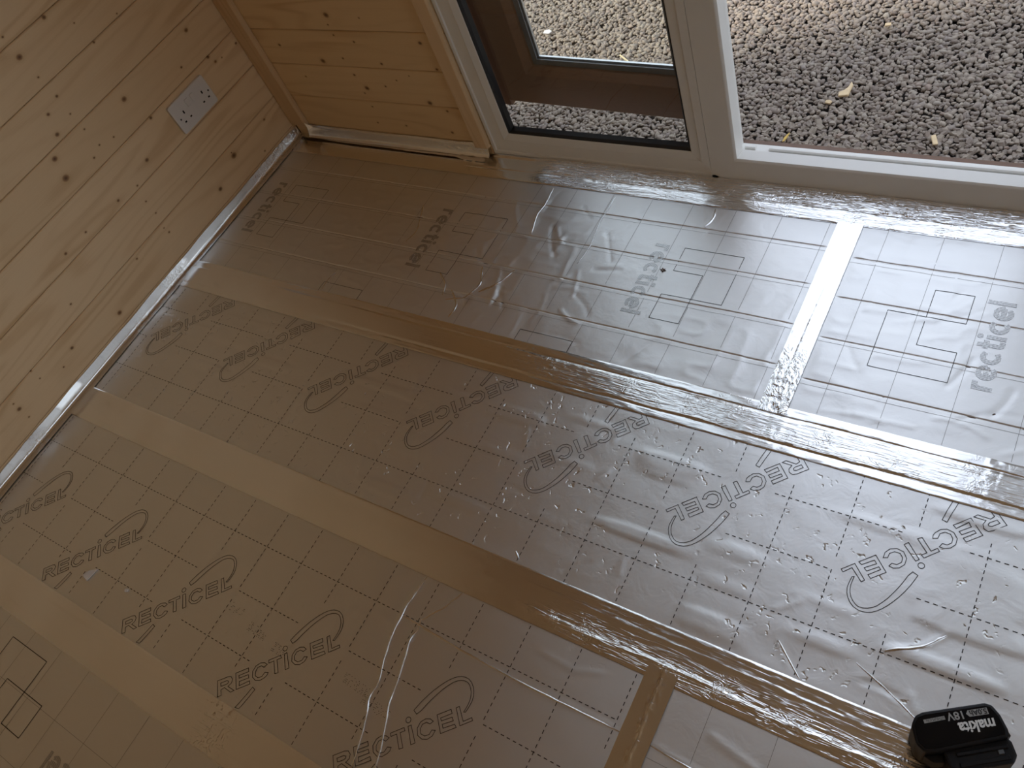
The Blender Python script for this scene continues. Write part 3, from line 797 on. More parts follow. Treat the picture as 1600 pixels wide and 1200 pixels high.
# sharp folds standing up in the facing
M['fold'] = foil('aluminium facing fold', 0.24, 0.0, 0.0, crump=0.05)
def fold(board, pts, w=0.0042, hgt=0.0011):
    q = [np.array(p, float) for p in pts]
    P = []
    for a, b in zip(q[:-1], q[1:]):
        n = max(2, int(np.linalg.norm(b - a) / 0.006))
        for k in range(n): P.append(a + (b - a) * k / n)
    P.append(q[-1]); P = np.array(P)
    k5 = np.array([1, 2, 3, 2, 1]) / 9.0
    if len(P) > 8:
        Q = P.copy()
        for c_ in (0, 1): Q[2:-2, c_] = np.convolve(P[:, c_], k5, 'valid')
        P = Q
    P = P + 0.0012 * np.column_stack([vn(P[:, 0] * 90 + P[:, 1] * 80, P[:, 1] * 0) - .5, vn(P[:, 1] * 90 + 7 + P[:, 0] * 60, P[:, 0] * 0) - .5])
    d = np.gradient(P, axis=0); d /= np.linalg.norm(d, axis=1)[:, None] + 1e-9
    nn = np.column_stack([-d[:, 1], d[:, 0]])
    s_ = np.linspace(0, 1, len(P)); env = (np.clip(np.minimum(s_, 1 - s_) / 0.12, 0.03, 1) * (0.55 + .6 * vn(s_ * 23 + P[0, 0] * 50, s_ * 0)))[:, None]
    rows = []
    for k, z in ((-.5, 0.0002), (-.22, .75), (0, 1.0), (.22, .7), (.5, 0.0002)):
        xy = P + nn * k * w * (0.4 + .6 * env)
        rows.append(np.column_stack([xy, board.H(xy[:, 0], xy[:, 1]) + np.maximum(z * hgt * env[:, 0], 0.0001)]))
    v = np.stack(rows, 1).reshape(-1, 3); n = len(P)
    f = [(5 * i + j, 5 * i + j + 1, 5 * i + 6 + j, 5 * i + 5 + j) for i in range(n - 1) for j in range(4)]
    return mk('fold', v, [q_[::-1] for q_ in f], M['fold'], board.root, board.org, smooth=True)
fold(D, crD[0][0], 0.0045, 0.0014); fold(D, crD[1][0], 0.0045, 0.0014)
fold(D, [(1.19, -1.141), (1.31, -1.149), (1.45, -1.154), (1.625, -1.152)], 0.004, 0.0010)
fold(D, [(1.225, -1.133), (1.255, -1.095), (1.27, -1.062)], 0.003, 0.0006)
fold(E_, [(1.672, -1.150), (1.76, -1.156), (1.92, -1.160), (2.15, -1.163)], 0.004, 0.0012)
fold(A, [(0.952, -0.084), (0.958, -0.14), (0.955, -0.18), (0.970, -0.24)], 0.0035, 0.0010)
fold(A, [(1.121, -0.088), (1.120, -0.17), (1.131, -0.25), (1.125, -0.30)], 0.003, 0.0007)
fold(A, [(1.365, -0.084), (1.372, -0.11), (1.36, -0.145)], 0.006, 0.0016)
fold(A, [(0.505, -0.455), (0.497, -0.50), (0.500, -0.525)], 0.003, 0.0009)
fold(A, [(0.62, -0.205), (0.655, -0.29), (0.645, -0.33)], 0.003, 0.0006)
fold(A, [(0.985, -0.35), (0.965, -0.40), (0.93, -0.43)], 0.006, 0.0014)
fold(A, [(0.90, -0.36), (0.925, -0.41), (0.905, -0.455), (0.86, -0.47)], 0.005, 0.0011)
fold(A, [(0.86, -0.44), (0.90, -0.48), (0.895, -0.515)], 0.005, 0.0010)
fold(A, [(0.80, -0.40), (0.835, -0.43), (0.845, -0.46)], 0.004, 0.0009)
fold(C, [(2.00, -0.832), (1.975, -0.862), (1.93, -0.886)], 0.005, 0.0012)
fold(C, [(1.79, -0.93), (1.835, -0.972)], 0.003, 0.0010)
fold(C, [(1.90, -0.918), (1.96, -0.945), (2.00, -0.966)], 0.003, 0.0006)
fold(C, [(1.325, -0.955), (1.338, -0.966)], 0.006, 0.0016)
# the small tear in the first board
bm = bmesh.new()
a_ = np.linspace(0, 2 * np.pi, 13, endpoint=False)
rr = [0.0085, .0045, .0075, .004, .008, .0045, .009, .004, .0065, .0035, .009, .005, .006]
q = [(1.321 + r * math.cos(t), -0.2755 + r * math.sin(t) * .9) for r, t in zip(rr, a_)]
bm.faces.new([bm.verts.new(p) for p in lift(A, q, 0.0006)])
from_bm('tear', bm, M['foam'], A.root, A.org)
q = [(1.3215, -0.2745), (1.324, -0.2765), (1.3225, -0.279), (1.3195, -0.2775)]
bm = bmesh.new(); bm.faces.new([bm.verts.new(tuple(p[:2]) + (p[2] + .001 * i,)) for i, p in enumerate(lift(A, q, 0.001))])
from_bm('foil_flap', bm, M['tape'], A.root, A.org)

# ------------------------------------------------------------------ foil tapes
def tape(label, x0, x1, y0, y1, hfun, cfun, along='x', dl=0.0032, dw=0.0020, zig=(False, False), keep=None):
    """strip of aluminium tape lying on the boards; hfun(s along, t across 0..1, X, Y) -> height above the boards"""
    if along == 'x':
        ls = np.linspace(x0, x1, int((x1 - x0) / dl) + 1); ws = np.linspace(y0, y1, int((y1 - y0) / dw) + 1)
    else:
        ls = np.linspace(y0, y1, int((y1 - y0) / dl) + 1); ws = np.linspace(x0, x1, int((x1 - x0) / dw) + 1)
    Lm, Wm = np.meshgrid(ls, ws)
    Tm = (Wm - ws[0]) / (ws[-1] - ws[0])
    edge = 0.0006 * (vn(Lm * 60 + y0 * 31, Wm * 0 + x0 * 9) - .5) * (1 - 4 * Tm * (1 - Tm))
    Wm = Wm + edge
    z_ = np.zeros_like(Lm)
    zz = np.where(np.arange(len(ws)) % 2 == 0, 0.0016, -0.0016)
    if zig[0]: Lm[:, 0] += zz
    if zig[1]: Lm[:, -1] += zz
    X, Y = (Lm, Wm) if along == 'x' else (Wm, Lm)
    Z = hfun(Lm, Tm, X, Y)
    nl, nw = len(ls), len(ws)
    i = np.arange(nl - 1)[None, :] + nl * np.arange(nw - 1)[:, None]
    f = np.stack([i, i + 1, i + 1 + nl, i + nl], -1).reshape(-1, 4)
    if along != 'x': f = f[:, ::-1]
    if keep is not None:
        cxm = X.ravel()[f].mean(1); cym = Y.ravel()[f].mean(1)
        f = f[keep(cxm, cym)]
    org = ((x0 + x1) / 2, (y0 + y1) / 2, 0.0)
    o = mk('foil_tape', np.stack([X.ravel(), Y.ravel(), Z.ravel()], 1), f, M['tape' if along == 'x' else 'tape_y'], None, org, smooth=True)
    at = o.data.attributes.new('crinkle', 'FLOAT', 'POINT')
    at.data.foreach_set('value', np.clip(cfun(Lm, Tm, X, Y) + 0 * X, 0, 2).ravel().astype(np.float32))
    tag(o, label, 'tape', 'aluminium tapes over the board joints')
    return o

def crink(x, y, fx, fy, s):
    a = 1 - np.abs(vn(x * fx + s, y * fy + s * 2) - .5) * 2
    b = 1 - np.abs(vn(x * fx * 2.1 + s * 3 + 40, y * fy * 1.9 + s) - .5) * 2
    return (a ** 2) * .65 + (b ** 2) * .35

def h_t1(L, t, X, Y):
    on = sst(1.02, 1.22, X)
    mid = sst(0.16, 0.22, t) * (1 - sst(0.74, 0.80, t))
    h = 0.0013 + 0.0009 * mid
    h = h + mid * on * 0.0005 * (crink(X, Y, 22, 330, 3.0) - .3) * (0.35 + 0.9 * vn(X * 9, Y * 0))
    h = h + mid * on * 0.0008 * sst(.55, .75, vn(X * 16 + 2, Y * 10)) * (crink(X, Y, 260, 150, 8.0) - .3)
    h = h + (1 - mid) * 0.0005 * (vn(X * 40, Y * 220) - .5)
    h = h + 0.0011 * sst(0.6, 0.8, vn(X * 30 + 7, Y * 4)) * sst(1.0, 1.1, X) * crink(X, Y, 120, 60, 5.0) * .6
    for tt, a in ((0.19, 0.0014), (0.77, 0.0016)):
        w = 0.02 * (vn(X * 12 + tt * 9, X * 0) - .5)
        h = h - a * np.exp(-((t - tt - w) / 0.022) ** 2) * sst(0.4, 1.1, X)
    ramp = sst(0.0, 0.03, np.minimum(t, 1 - t))
    return 0.0007 + (h - 0.0007) * (0.2 + 0.8 * ramp)
tape('long crumpled silver tape strip on the joint below the window boards', 0.012, RX - 0.01, -0.621, -0.529, h_t1, lambda L, t, X, Y: 0.05 + sst(1.02, 1.2, X) * (0.05 + 0.32 * sst(0.16, 0.22, t) * (1 - sst(0.74, 0.80, t))))

def h_t2(L, t, X, Y):
    on = sst(1.40, 1.56, X)
    h = 0.0016 + 0.0006 * np.exp(-((t - .5) / .3) ** 2)
    h = h + on * 0.0007 * (crink(X + Y * .8, Y, 34, 300, 13.0) - .3) * (0.4 + .9 * vn(X * 8 + 3, Y * 40)) * sst(0.02, 0.15, t)
    h = h + 0.0016 * np.exp(-((t - 0.26 + 0.10 * on * (vn(X * 6, Y * 0) - .5)) / 0.05) ** 2) * sst(1.36, 1.46, X)
    h = h + 0.0007 * sst(1.38, 1.42, X) * np.exp(-((t - .25) / .16) ** 2) * (crink(X - Y, Y + X, 150, 110, 21.0) - .3)
    h = h + 0.0005 * np.exp(-((t - 0.72) / 0.03) ** 2) * sst(1.3, 1.6, X) + 0.0004 * (vn(X * 25, Y * 90) - .5)
    ramp = sst(0.0, 0.03, np.minimum(t, 1 - t))
    return 0.0007 + (h - 0.0007) * (0.15 + 0.85 * ramp)
tape('long tape strip across the floor from the left wall to the black battery', 0.012, RX - 0.01, -1.0605, -0.9745, h_t2, lambda L, t, X, Y: 0.05 + sst(1.38, 1.5, X) * (0.36 - 0.28 * sst(.45, .7, t)) + 0.45 * np.exp(-((t - .25) / .14) ** 2) * sst(1.36, 1.42, X))

def h_t3(L, t, X, Y):
    h = 0.0013 + 0.0006 * sst(.2, .3, t) * (1 - sst(.7, .8, t)) + 0.0003 * (vn(X * 18, Y * 60) - .5)
    h = h + 0.0024 * np.exp(-((X - 0.95) / 0.05) ** 2) * sst(0.3, 0.6, t) * (crink(X - Y, Y + X, 90, 90, 31.0) - .3)
    ramp = sst(0.0, 0.03, np.minimum(t, 1 - t))
    return 0.0007 + (h - 0.0007) * (0.15 + 0.85 * ramp)
tape('dull tape strip crossing the bottom left corner of the floor', 0.012, RX - 0.01, -1.4985, -1.4145, h_t3, lambda L, t, X, Y: 0.05 + 0.8 * np.exp(-((X - 0.95) / 0.06) ** 2))

def h_top(L, t, X, Y):
    on = sst(0.90, 0.96, X) * (1 - sst(1.27, 1.31, X) * (1 - sst(1.37, 1.41, X)))
    h = 0.0014 + 0.0004 * (vn(X * 20, Y * 80) - .5)
    up = sst(0.84, 0.92, X)
    h = h + up * (0.0050 * np.clip(t / 0.40, 0, 1) + 0.0052 * np.clip((t - 0.46) / 0.5, 0, 1))
    h = h + on * 0.0010 * (crink(X + Y * .5, Y, 60, 170, 17.0) - .3) * sst(.25, .4, t)
    h = h - 0.0012 * np.exp(-((t - 0.42 - .06 * (vn(X * 7, X * 0) - .5)) / 0.03) ** 2) * sst(0.62, 0.75, X)
    h = h + sst(0.86, 1.0, t) * 0.0045 * sst(0.68, 0.74, X) * (1 - up)
    h = h + on * 0.0006 * np.exp(-((t - .25) / .12) ** 2)
    ramp = sst(0.0, 0.04, t)
    return 0.0007 + (h - 0.0007) * (0.15 + 0.85 * ramp)
def keep_top(x, y):
    w = 0.0054 + 0.0010 * np.sin(x * 23)
    c = -0.0235 - 0.0075 * x / 0.62
    gap = (x > 0.030) & (x < 0.642) & (np.abs(y - c) < w * np.clip((0.642 - x) / 0.03, 0.15, 1))
    slot = ((x > 0.655) & (x < 0.672) | (x > 0.685) & (x < 0.715)) & (np.abs(y + 0.033) < 0.0012)
    return ~(gap | slot)
tape('crinkled tape strip along the foot of the window frame and far wall', 0.012, RX - 0.01, -0.0805, -0.0006, h_top, lambda L, t, X, Y: 0.12 + 0.7 * sst(0.86, 0.9, X) * (0.35 + sst(.3, .45, t)), keep=keep_top, dw=0.0014, dl=0.003)

def h_ja(L, t, X, Y):
    on = 1 - sst(-0.47, -0.40, Y)
    h = 0.0022 + 0.0004 * (vn(X * 60, Y * 30) - .5) - 0.0007 * np.exp(-((t - .46 - .25 * (Y + .3)) / .03) ** 2)
    h = h + on * 0.0015 * (crink(X + Y * .3, Y, 110, 85, 7.0) - .3) * sst(0, .15, t) * (1 - sst(.85, 1, t))
    h = h + 0.0004 * (crink(X, Y, 50, 60, 2.0) - .3)
    return np.maximum(h, 0.0018)
tape('short bright tape strip on the upright joint between the two window boards', 1.6215, 1.6715, -0.546, -0.066, h_ja, lambda L, t, X, Y: 0.12 + 0.9 * (1 - sst(-0.46, -0.38, Y)), along='y', zig=(True, False), dl=0.0022, dw=0.0016)

def h_jd(L, t, X, Y):
    h = 0.0024 + 0.0003 * (vn(X * 60, Y * 30) - .5) + 0.0008 * np.exp(-((t - .55 + .1 * (vn(Y * 12, Y * 0) - .5)) / .05) ** 2)
    h = h + 0.0016 * (crink(X, Y, 80, 70, 3.0) - .3) * np.exp(-((t - .55) / .2) ** 2)
    return np.maximum(h, 0.0016)
tape('short tape strip on the joint running down to the bottom edge', 1.6245, 1.6740, -1.430, -1.040, h_jd, lambda L, t, X, Y: 0.08 + 0.35 * np.exp(-((t - .55) / .2) ** 2), along='y', zig=(False, True), dl=0.0024, dw=0.0016)

# tape folded up the left wall
def wall_tape(label, prof, s0, s1, axis, wob, crk, n_ds=0.004):
    ss = np.arange(s0, s1, n_ds); k = len(prof)
    pr_ = np.array(prof)
    # densify the profile
    tt = np.linspace(0, k - 1, 18); a = np.interp(tt, range(k), pr_[:, 0]); b = np.interp(tt, range(k), pr_[:, 1])
    S, I = np.meshgrid(ss, np.arange(len(tt)))
    Aa, Bb = a[I], b[I]
    top = np.clip((Bb - 0.008) / 0.02, 0, 1); out = np.clip((Aa - 0.01) / 0.015, 0, 1)
    Bb = Bb + top * wob * (vn(S * 13, S * 0 + 3) - .5); Aa = Aa + out * wob * 0.6 * (vn(S * 9 + 5, S * 0) - .5)
    c = crk(S) * (crink(S, I * 0.01, 120, 160, 4.0) - .35)
    Aa = Aa + 0.0016 * np.clip(top + .2, 0, 1) * np.maximum(c, 0) + 0.0012 * np.clip(top, 0, 1) * c.clip(0)
    Bb = Bb + 0.0020 * (1 - top) * np.maximum(c, 0)
    n = len(ss); m = len(tt)
    i = np.arange(n - 1)[None, :] + n * np.arange(m - 1)[:, None]
    f = np.stack([i, i + 1, i + 1 + n, i + n], -1).reshape(-1, 4)
    if axis == 'y': v = np.stack([Aa.ravel(), S.ravel(), Bb.ravel()], 1)
    else: v = np.stack([S.ravel(), -Aa.ravel(), Bb.ravel()], 1); 
    if axis == 'y': f = f[:, ::-1]
    org = tuple(v.mean(0) * [1, 1, 0])
    o = mk('foil_tape', v, f, M['tape'], None, org, smooth=True)
    at = o.data.attributes.new('crinkle', 'FLOAT', 'POINT')
    at.data.foreach_set('value', np.clip(crk(S) * .6, 0, 1).ravel().astype(np.float32))
    tag(o, label, 'tape', 'aluminium tapes over the board joints')
    return o
lt = wall_tape('tape folded up the foot of the left wall as a bright thin line', [(0.0022, 0.031), (0.0032, 0.018), (0.0052, 0.0080), (0.0085, 0.0036), (0.0120, 0.0024), (0.018, 0.0020), (0.027, 0.0016)], RY + 0.01, -0.004, 'y', 0.006,
          lambda s: 0.05 + 1.4 * sst(-0.30, -0.20, s) + 0.9 * np.exp(-((s + .62) / .05) ** 2) + 0.8 * np.exp(-((s + .76) / .04) ** 2) + 1.0 * np.exp(-((s + 1.16) / .04) ** 2))
wt = wall_tape('tape turned up the far wall above the dark gap', [(0.0022, 0.037), (0.0030, 0.030), (0.0060, 0.020), (0.0085, 0.012), (0.0110, 0.006), (0.0140, 0.0030), (0.0162, 0.0018)], 0.050, 0.720, 'x', 0.004,
          lambda s: 0.06 + 0.6 * sst(0.5, 0.65, s))
# torn tab of tape at the corner
bm = bmesh.new()
q = [bm.verts.new(p) for p in ((0.068, -0.010, 0.040), (0.070, -0.018, 0.058), (0.090, -0.012, 0.040), (0.078, -0.022, 0.036))]
bm.faces.new((q[0], q[3], q[1])); bm.faces.new((q[1], q[3], q[2]))
from_bm('torn_tab', bm, M['tape'], wt, tuple(wt.location))

# ------------------------------------------------------------------ double socket on the left wall
sy, sz = -0.2445, 0.3010
so = (0.0, sy, sz - 0.042)
sock = empty('double_socket', so); tag(sock, 'white double plug socket on the left pine wall', 'socket')
def wallxf(v): return Vector((v.z, sy + v.x, sz + v.y))
def rrect(w, h, r, n=4):
    o = []
    for cx_, cy_, a in ((w / 2 - r, h / 2 - r, 0), (-w / 2 + r, h / 2 - r, 90), (-w / 2 + r, -h / 2 + r, 180), (w / 2 - r, -h / 2 + r, 270)):
        for i in range(n + 1):
            t = math.radians(a + 90 * i / n); o.append((cx_ + r * math.cos(t), cy_ + r * math.sin(t)))
    return o
from_bm('faceplate', prism_bm(rrect(0.142, 0.083, 0.006), 0.0005, 0.0085, 0.0022, 2, wallxf), M['socket_white'], sock, so)
for dx in (-0.0105, 0.0105):
    rk = from_bm('rocker_switch', prism_bm([(dx - .0065, .006), (dx + .0065, .006), (dx + .0065, .027), (dx - .0065, .027)], 0.0075, 0.0108, 0.0012, 1, wallxf), M['socket_white'], sock, so)
for (ey, ez) in ((-0.2031, 0.3079), (-0.2814, 0.3066)):
    from_bm('earth_slot', box_bm(0.0078, 0.0090, ey - 0.0021, ey + 0.0021, ez - 0.0043, ez + 0.0043, .0003), M['hole'], sock, so)
for (ey, ez) in ((-0.1922, 0.2859), (-0.2138, 0.2854), (-0.2704, 0.2850), (-0.2925, 0.2843)):
    from_bm('pin_slot', box_bm(0.0078, 0.0090, ey - 0.0031, ey + 0.0031, ez - 0.0021, ez + 0.0021, .0003), M['hole'], sock, so)
for (ey, ez) in ((-0.1835, 0.2992), (-0.3011, 0.2977)):
    from_bm('screw_head', prism_bm([(ey - sy + .0026 * math.cos(t), ez - sz + .0026 * math.sin(t)) for t in np.linspace(0, 6.283, 11)[:-1]], 0.008, 0.0092, 0.0004, 1, wallxf), M['screw'], sock, so)

# ------------------------------------------------------------------ battery pack lying on its side
bo = Vector((1.993, -0.971, 0.0))
ba = Vector((0.835, 0.550, 0)); bb = Vector((0.550, -0.835, 0))
BZ = 0.0026
def bxf(v): return bo + ba * v.x + bb * v.y + Vector((0, 0, v.z + BZ))
borg = tuple(bo + ba * .04 + bb * .03)
bat = empty('power_tool_battery', borg); tag(bat, 'black cordless tool battery lying on the foil at the bottom right', 'battery')
HP = [(0.004, 0.0), (0.080, 0.0), (0.0875, 0.004), (0.0925, 0.017), (0.0945, 0.036), (0.0915, 0.045), (0.005, 0.050), (-0.010, 0.047), (-0.0165, 0.036), (-0.0145, 0.014), (-0.006, 0.003)]
from_bm('housing', prism_bm(HP, 0.0, 0.072, 0.004, 3, bxf), M['battery'], bat, borg, smooth=False)
LP = [(0.006, 0.0035), (0.079, 0.0035), (0.0845, 0.0065), (0.0890, 0.018), (0.0908, 0.034), (0.0885, 0.0405), (0.004, 0.0455), (-0.008, 0.0435), (-0.0128, 0.035), (-0.0112, 0.015), (-0.004, 0.0058)]
lab = from_bm('label_panel', prism_bm(LP, 0.0710, 0.0726, 0.0005, 1, bxf), M['battery_label'], bat, borg)
from_bm('rail_block', prism_bm([(0.012, 0.044), (0.090, 0.040), (0.0945, 0.048), (0.0945, 0.064), (0.088, 0.072), (0.022, 0.074), (0.014, 0.068)], 0.008, 0.064, 0.003, 2, bxf), M['battery'], bat, borg)
from_bm('rail', prism_bm([(0.026, 0.052), (0.088, 0.050), (0.088, 0.055), (0.026, 0.057)], 0.063, 0.0665, 0.001, 1, bxf), M['battery'], bat, borg)
from_bm('rail', prism_bm([(0.026, 0.064), (0.086, 0.062), (0.086, 0.068), (0.026, 0.070)], 0.063, 0.0655, 0.001, 1, bxf), M['battery'], bat, borg)
from_bm('release_button', prism_bm([(-0.010, 0.049), (0.014, 0.048), (0.012, 0.060), (-0.002, 0.058)], 0.022, 0.056, 0.002, 2, bxf), M['battery'], bat, borg)
from_bm('gauge_button', prism_bm([(0.074, 0.0555), (0.081, 0.0550), (0.081, 0.0605), (0.074, 0.0610)], 0.0635, 0.0660, 0.0007, 1, bxf), M['grey_gasket'], bat, borg)
from_bm('foot_ridge', prism_bm([(0.090, 0.010), (0.0965, 0.030), (0.0985, 0.040), (0.0935, 0.041)], 0.018, 0.054, 0.0012, 1, bxf), M['battery'], bat, borg)

def text_part(name, body, size, a, b, mat, z=0.0729, bold=0.0, sx=1.0, shear=0.0):
    cu = bpy.data.curves.new(name, 'FONT'); cu.body = body; cu.size = size; cu.offset = bold; cu.shear = shear
    cu.resolution_u = 3
    tmp = bpy.data.objects.new(name + '_src', cu); COL.objects.link(tmp)
    dg = bpy.context.evaluated_depsgraph_get()
    me = bpy.data.meshes.new_from_object(tmp.evaluated_get(dg))
    bpy.data.objects.remove(tmp); bpy.data.curves.remove(cu)
    for v in me.vertices:      # reads against ba, letters stand towards bb
        v.co = bxf(Vector((a - v.co.x * sx, b + v.co.y, z))) - Vector(borg)
    me.name = name; me.materials.clear(); me.materials.append(mat)
    o = bpy.data.objects.new(name, me); COL.objects.link(o); o.parent = lab
    return o
def plate(name, pts, mat, z):
    bm = bmesh.new(); bm.faces.new([bm.verts.new(bxf(Vector((x, y, z)))) for x, y in pts]); return from_bm(name, bm, mat, lab, borg)
text_part('maker_lettering', 'makita', 0.0190, 0.0830, 0.0200, M['lab_white'], bold=0.0006, sx=0.86, shear=0.1)
plate('capacity_plate', [(0.0795, 0.0065), (0.0795, 0.0145), (0.0565, 0.0145), (0.0535, 0.0105), (0.0565, 0.0065)], M['lab_grey'], 0.07275)
text_part('capacity_lettering', '5.0Ah', 0.0088, 0.0785, 0.0075, M['lab_dark'], z=0.0730, bold=0.0003)
text_part('voltage_lettering', '18V', 0.0135, 0.0520, 0.0065, M['lab_grey'], bold=0.0003)
plate('chemistry_plate', [(0.0275, 0.0090), (0.0275, 0.0135), (0.0015, 0.0145), (0.0015, 0.0100)], M['lab_grey'], 0.07275)
text_part('chemistry_lettering', 'LITHIUM-ION', 0.0052, 0.0268, 0.0098, M['lab_dark'], z=0.0730, sx=0.72)

# ------------------------------------------------------------------ scraps on the floor
def scrap(name, pts, mat, label, cat, th=0.002, z0=0.0006):
    cx_ = sum(p[0] for p in pts) / len(pts); cy_ = sum(p[1] for p in pts) / len(pts)
    bm = prism_bm(pts, z0, z0 + th, min(th * .25, .0006), 1)
    o = from_bm(name, bm, mat, None, (cx_, cy_, z0)); tag(o, label, cat); return o
scrap('paper_scrap', [(0.436, -1.362), (0.440, -1.349), (0.462, -1.335), (0.460, -1.348), (0.456, -1.366)], M['paper'], 'small white three-cornered scrap on the foil at the lower left', 'scrap')
scrap('crumb', [(0.566, -1.3435), (0.569, -1.338), (0.575, -1.338), (0.576, -1.343), (0.571, -1.346)], M['paper'], 'tiny pale crumb on the foil between the outlined words', 'crumb')

# ------------------------------------------------------------------ ground outside
GZ = -0.128
gr = mk('ground', [(-3.0, 0.071, GZ - .012), (6.0, 0.071, GZ - .012), (6.0, 7.0, GZ - .012), (-3.0, 7.0, GZ - .012)], [(0, 1, 2, 3)], M['soil'])
tag(gr, 'ground outside covered with purple grey slate gravel', kind='structure')
NV = 24
ICF = [(5 + 0, 5 + 1, 5 + 2), (5, 7, 8), (5, 8, 9), (2, 1, 0), (3, 2, 0), (4, 3, 0)]
for k in range(5):
    k2 = (k + 1) % 5
    ICF += [(k, k2, 5 + k2), (k, 5 + k2, 5 + k)]
ICF = np.array(ICF)
variants = []
for k in range(NV):
    an = np.arange(5) * 2 * np.pi / 5 + (rng.random(5) - .5) * 0.75
    ra = 0.80 + 0.45 * rng.random(5)
    lo = np.column_stack([ra * np.cos(an), ra * np.sin(an), -0.9 + 0.35 * rng.random(5)])
    sh = 0.62 + 0.33 * rng.random(5)
    hi = np.column_stack([ra * sh * np.cos(an) + .12 * (rng.random() - .5), ra * sh * np.sin(an) + .12 * (rng.random() - .5), 0.55 + 0.5 * rng.random(5)])
    variants.append(np.vstack([lo, hi]))
variants = np.array(variants)
gx0, gx1, gy0, gy1, gs = -0.75, 3.1, 0.085, 1.75, 0.0112
gs = 0.0098
nx, ny = int((gx1 - gx0) / gs), int((gy1 - gy0) / gs)
GX, GY = np.meshgrid(gx0 + gs * np.arange(nx), gy0 + gs * np.arange(ny))
N_ = GX.size
px_ = GX.ravel() + gs * (rng.random(N_) - .5) * 1.1
py_ = GY.ravel() + gs * (rng.random(N_) - .5) * 1.1
sizes = 0.0052 + 0.0050 * rng.random(N_) ** 1.6
sc3 = np.column_stack([sizes * (1.0 + .6 * rng.random(N_)), sizes * (.70 + .35 * rng.random(N_)), sizes * (.26 + .24 * rng.random(N_))])
yaw = rng.random(N_) * 2 * np.pi
tx, ty = (rng.random(N_) - .5) * 0.95, (rng.random(N_) - .5) * 0.95
pz_ = GZ + 0.006 * (rng.random(N_) - .35) + 0.006 * (vn(px_ * 7, py_ * 7) - .5)
def rot(yaw, a, b):
    cz_, sz_ = np.cos(yaw), np.sin(yaw); ca, sa = np.cos(a), np.sin(a); cb_, sb = np.cos(b), np.sin(b)
    o = np.zeros_like(yaw); i = np.ones_like(yaw)
    Rz = np.stack([np.stack([cz_, -sz_, o], -1), np.stack([sz_, cz_, o], -1), np.stack([o, o, i], -1)], -2)
    Rx = np.stack([np.stack([i, o, o], -1), np.stack([o, ca, -sa], -1), np.stack([o, sa, ca], -1)], -2)
    Ry = np.stack([np.stack([cb_, o, sb], -1), np.stack([o, i, o], -1), np.stack([-sb, o, cb_], -1)], -2)
    return Rx @ Ry @ Rz
RM = rot(yaw, tx, ty)
var = rng.integers(0, NV, N_)
# the 300 stones that show largest: nearest the threshold in view of the doorway
cand = np.where((px_ > 1.30) & (px_ < 1.93) & (py_ > 0.235) & (py_ < 0.36))[0]
near = cand[np.argsort(-(sizes[cand] * 1000) + np.hypot(px_[cand] - 1.7, py_[cand] + 0.2) * 6 - (pz_[cand] - GZ) * 300)][:300]
single = np.zeros(N_, bool); single[near] = True
rest = np.where(~single)[0]
vv = np.einsum('nij,nkj->nki', RM[rest], variants[var[rest]] * sc3[rest][:, None, :])
vv = vv + np.column_stack([px_, py_, pz_])[rest][:, None, :]
ff = (ICF[None] + 10 * np.arange(len(rest))[:, None, None]).reshape(-1, 3)
bed = mk('gravel', vv.reshape(-1, 3), ff, M['stone'], gr); bed['kind'] = 'stuff'
stone_me = []
for k in range(NV):
    me = bpy.data.meshes.new('gravel_stone')
    me.from_pydata([tuple(p) for p in variants[k]], [], [tuple(map(int, f)) for f in ICF]); me.update()
    me.materials.append(M['stone']); stone_me.append(me)
for i in near:
    o = bpy.data.objects.new('gravel_stone', stone_me[var[i]])
    m3 = Matrix(RM[i].tolist()) @ Matrix.Diagonal(Vector(sc3[i]))
    o.matrix_world = Matrix.Translation((px_[i], py_[i], pz_[i])) @ m3.to_4x4()
    o.parent = gr
    COL.objects.link(o)

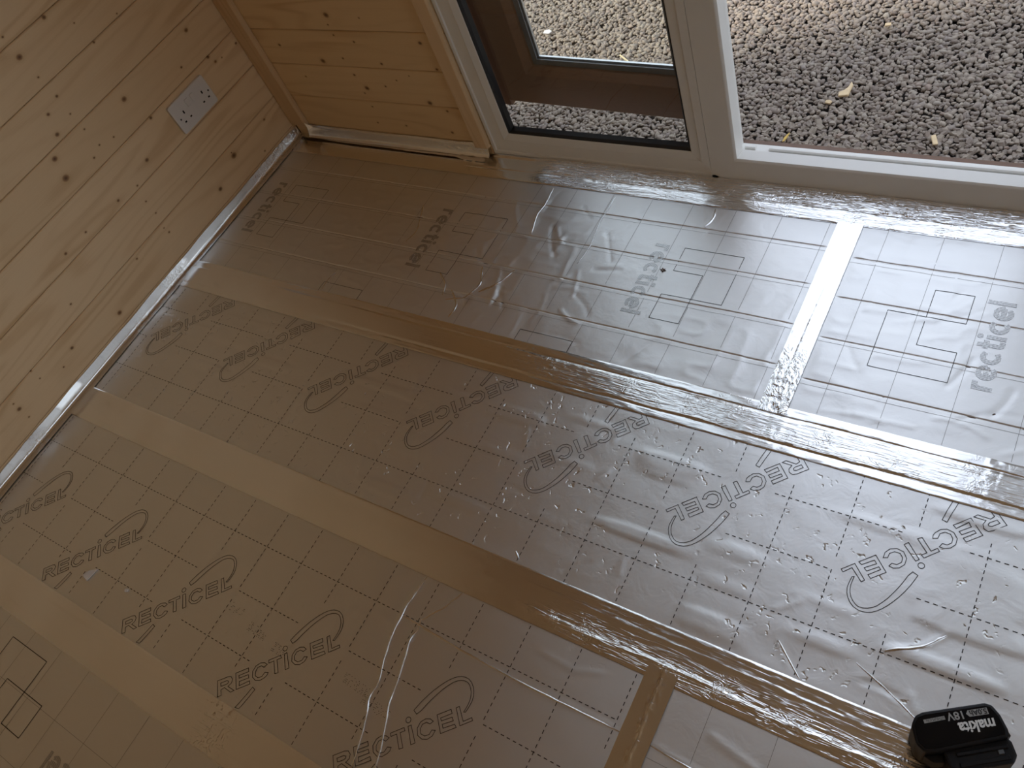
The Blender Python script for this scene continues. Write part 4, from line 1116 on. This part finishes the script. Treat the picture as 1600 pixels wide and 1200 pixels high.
def tilt_piece(name, pts, th, loc, rotx, roty, rotz, mat, label, cat):
    bm = prism_bm(pts, -th / 2, th / 2, th * .2, 1)
    o = from_bm(name, bm, mat); o.location = loc; o.rotation_euler = (rotx, roty, rotz); tag(o, label, cat); return o
TZ = GZ + 0.011
tilt_piece('wood_offcut', [(-.012, -.014), (.012, -.012), (.013, .004), (.016, .022), (.010, .034), (.006, .016), (-.002, .006), (-.013, .001)], 0.007, (1.474, 0.463, TZ), 0.12, -0.1, 0.05, M['chip'], 'pale pointed wood splinter lying on the gravel beyond the doorway', 'wood chip')
tilt_piece('wood_offcut', [(-.008, -.003), (.004, -.006), (.009, .001), (.002, .006), (-.006, .005)], 0.005, (1.447, 0.424, TZ), 0.3, 0.1, 0.2, M['chip'], 'small pale wood crumb on the gravel beside the pointed splinter', 'wood chip')
tilt_piece('wood_offcut', [(-.006, -.014), (.005, -.013), (.005, .016), (-.006, .013)], 0.004, (1.715, 0.318, TZ), 0.15, 0.2, 0.45, M['chip'], 'flat rectangular wood sliver on gravel near the threshold', 'wood chip')
tilt_piece('fallen_leaf', [(-.005, -.012), (.002, -.011), (.006, -.002), (.008, .012), (.001, .008), (-.005, .0)], 0.0015, (1.388, 0.284, TZ + .003), 0.4, -0.5, -0.35, M['leaf'], 'curled yellow leaf on gravel close to the threshold corner', 'leaf')
tilt_piece('dry_stalk', [(-.034, -.0022), (.034, -.0026), (.036, .0018), (-.034, .0024)], 0.0045, (0.826, 0.556, TZ), 0.05, -0.03, -0.62, M['straw'], 'thin dry stalk on gravel seen through the glazed leaf', 'stalk')
tilt_piece('litter_scrap', [(-.014, -.006), (.006, -.010), (.015, .001), (.004, .010), (-.010, .007)], 0.003, (0.497, 0.672, TZ + .002), 0.1, 0.1, 0.3, M['paper'], 'pale scrap of litter on the sunny gravel behind the glazed leaf', 'litter')
tilt_piece('wood_offcut', [(-.009, -.004), (.007, -.006), (.010, .003), (-.004, .006)], 0.005, (1.502, 0.735, TZ), 0.2, 0.1, 0.6, M['chip'], 'tan wood fragment farthest out on the gravel', 'wood chip')
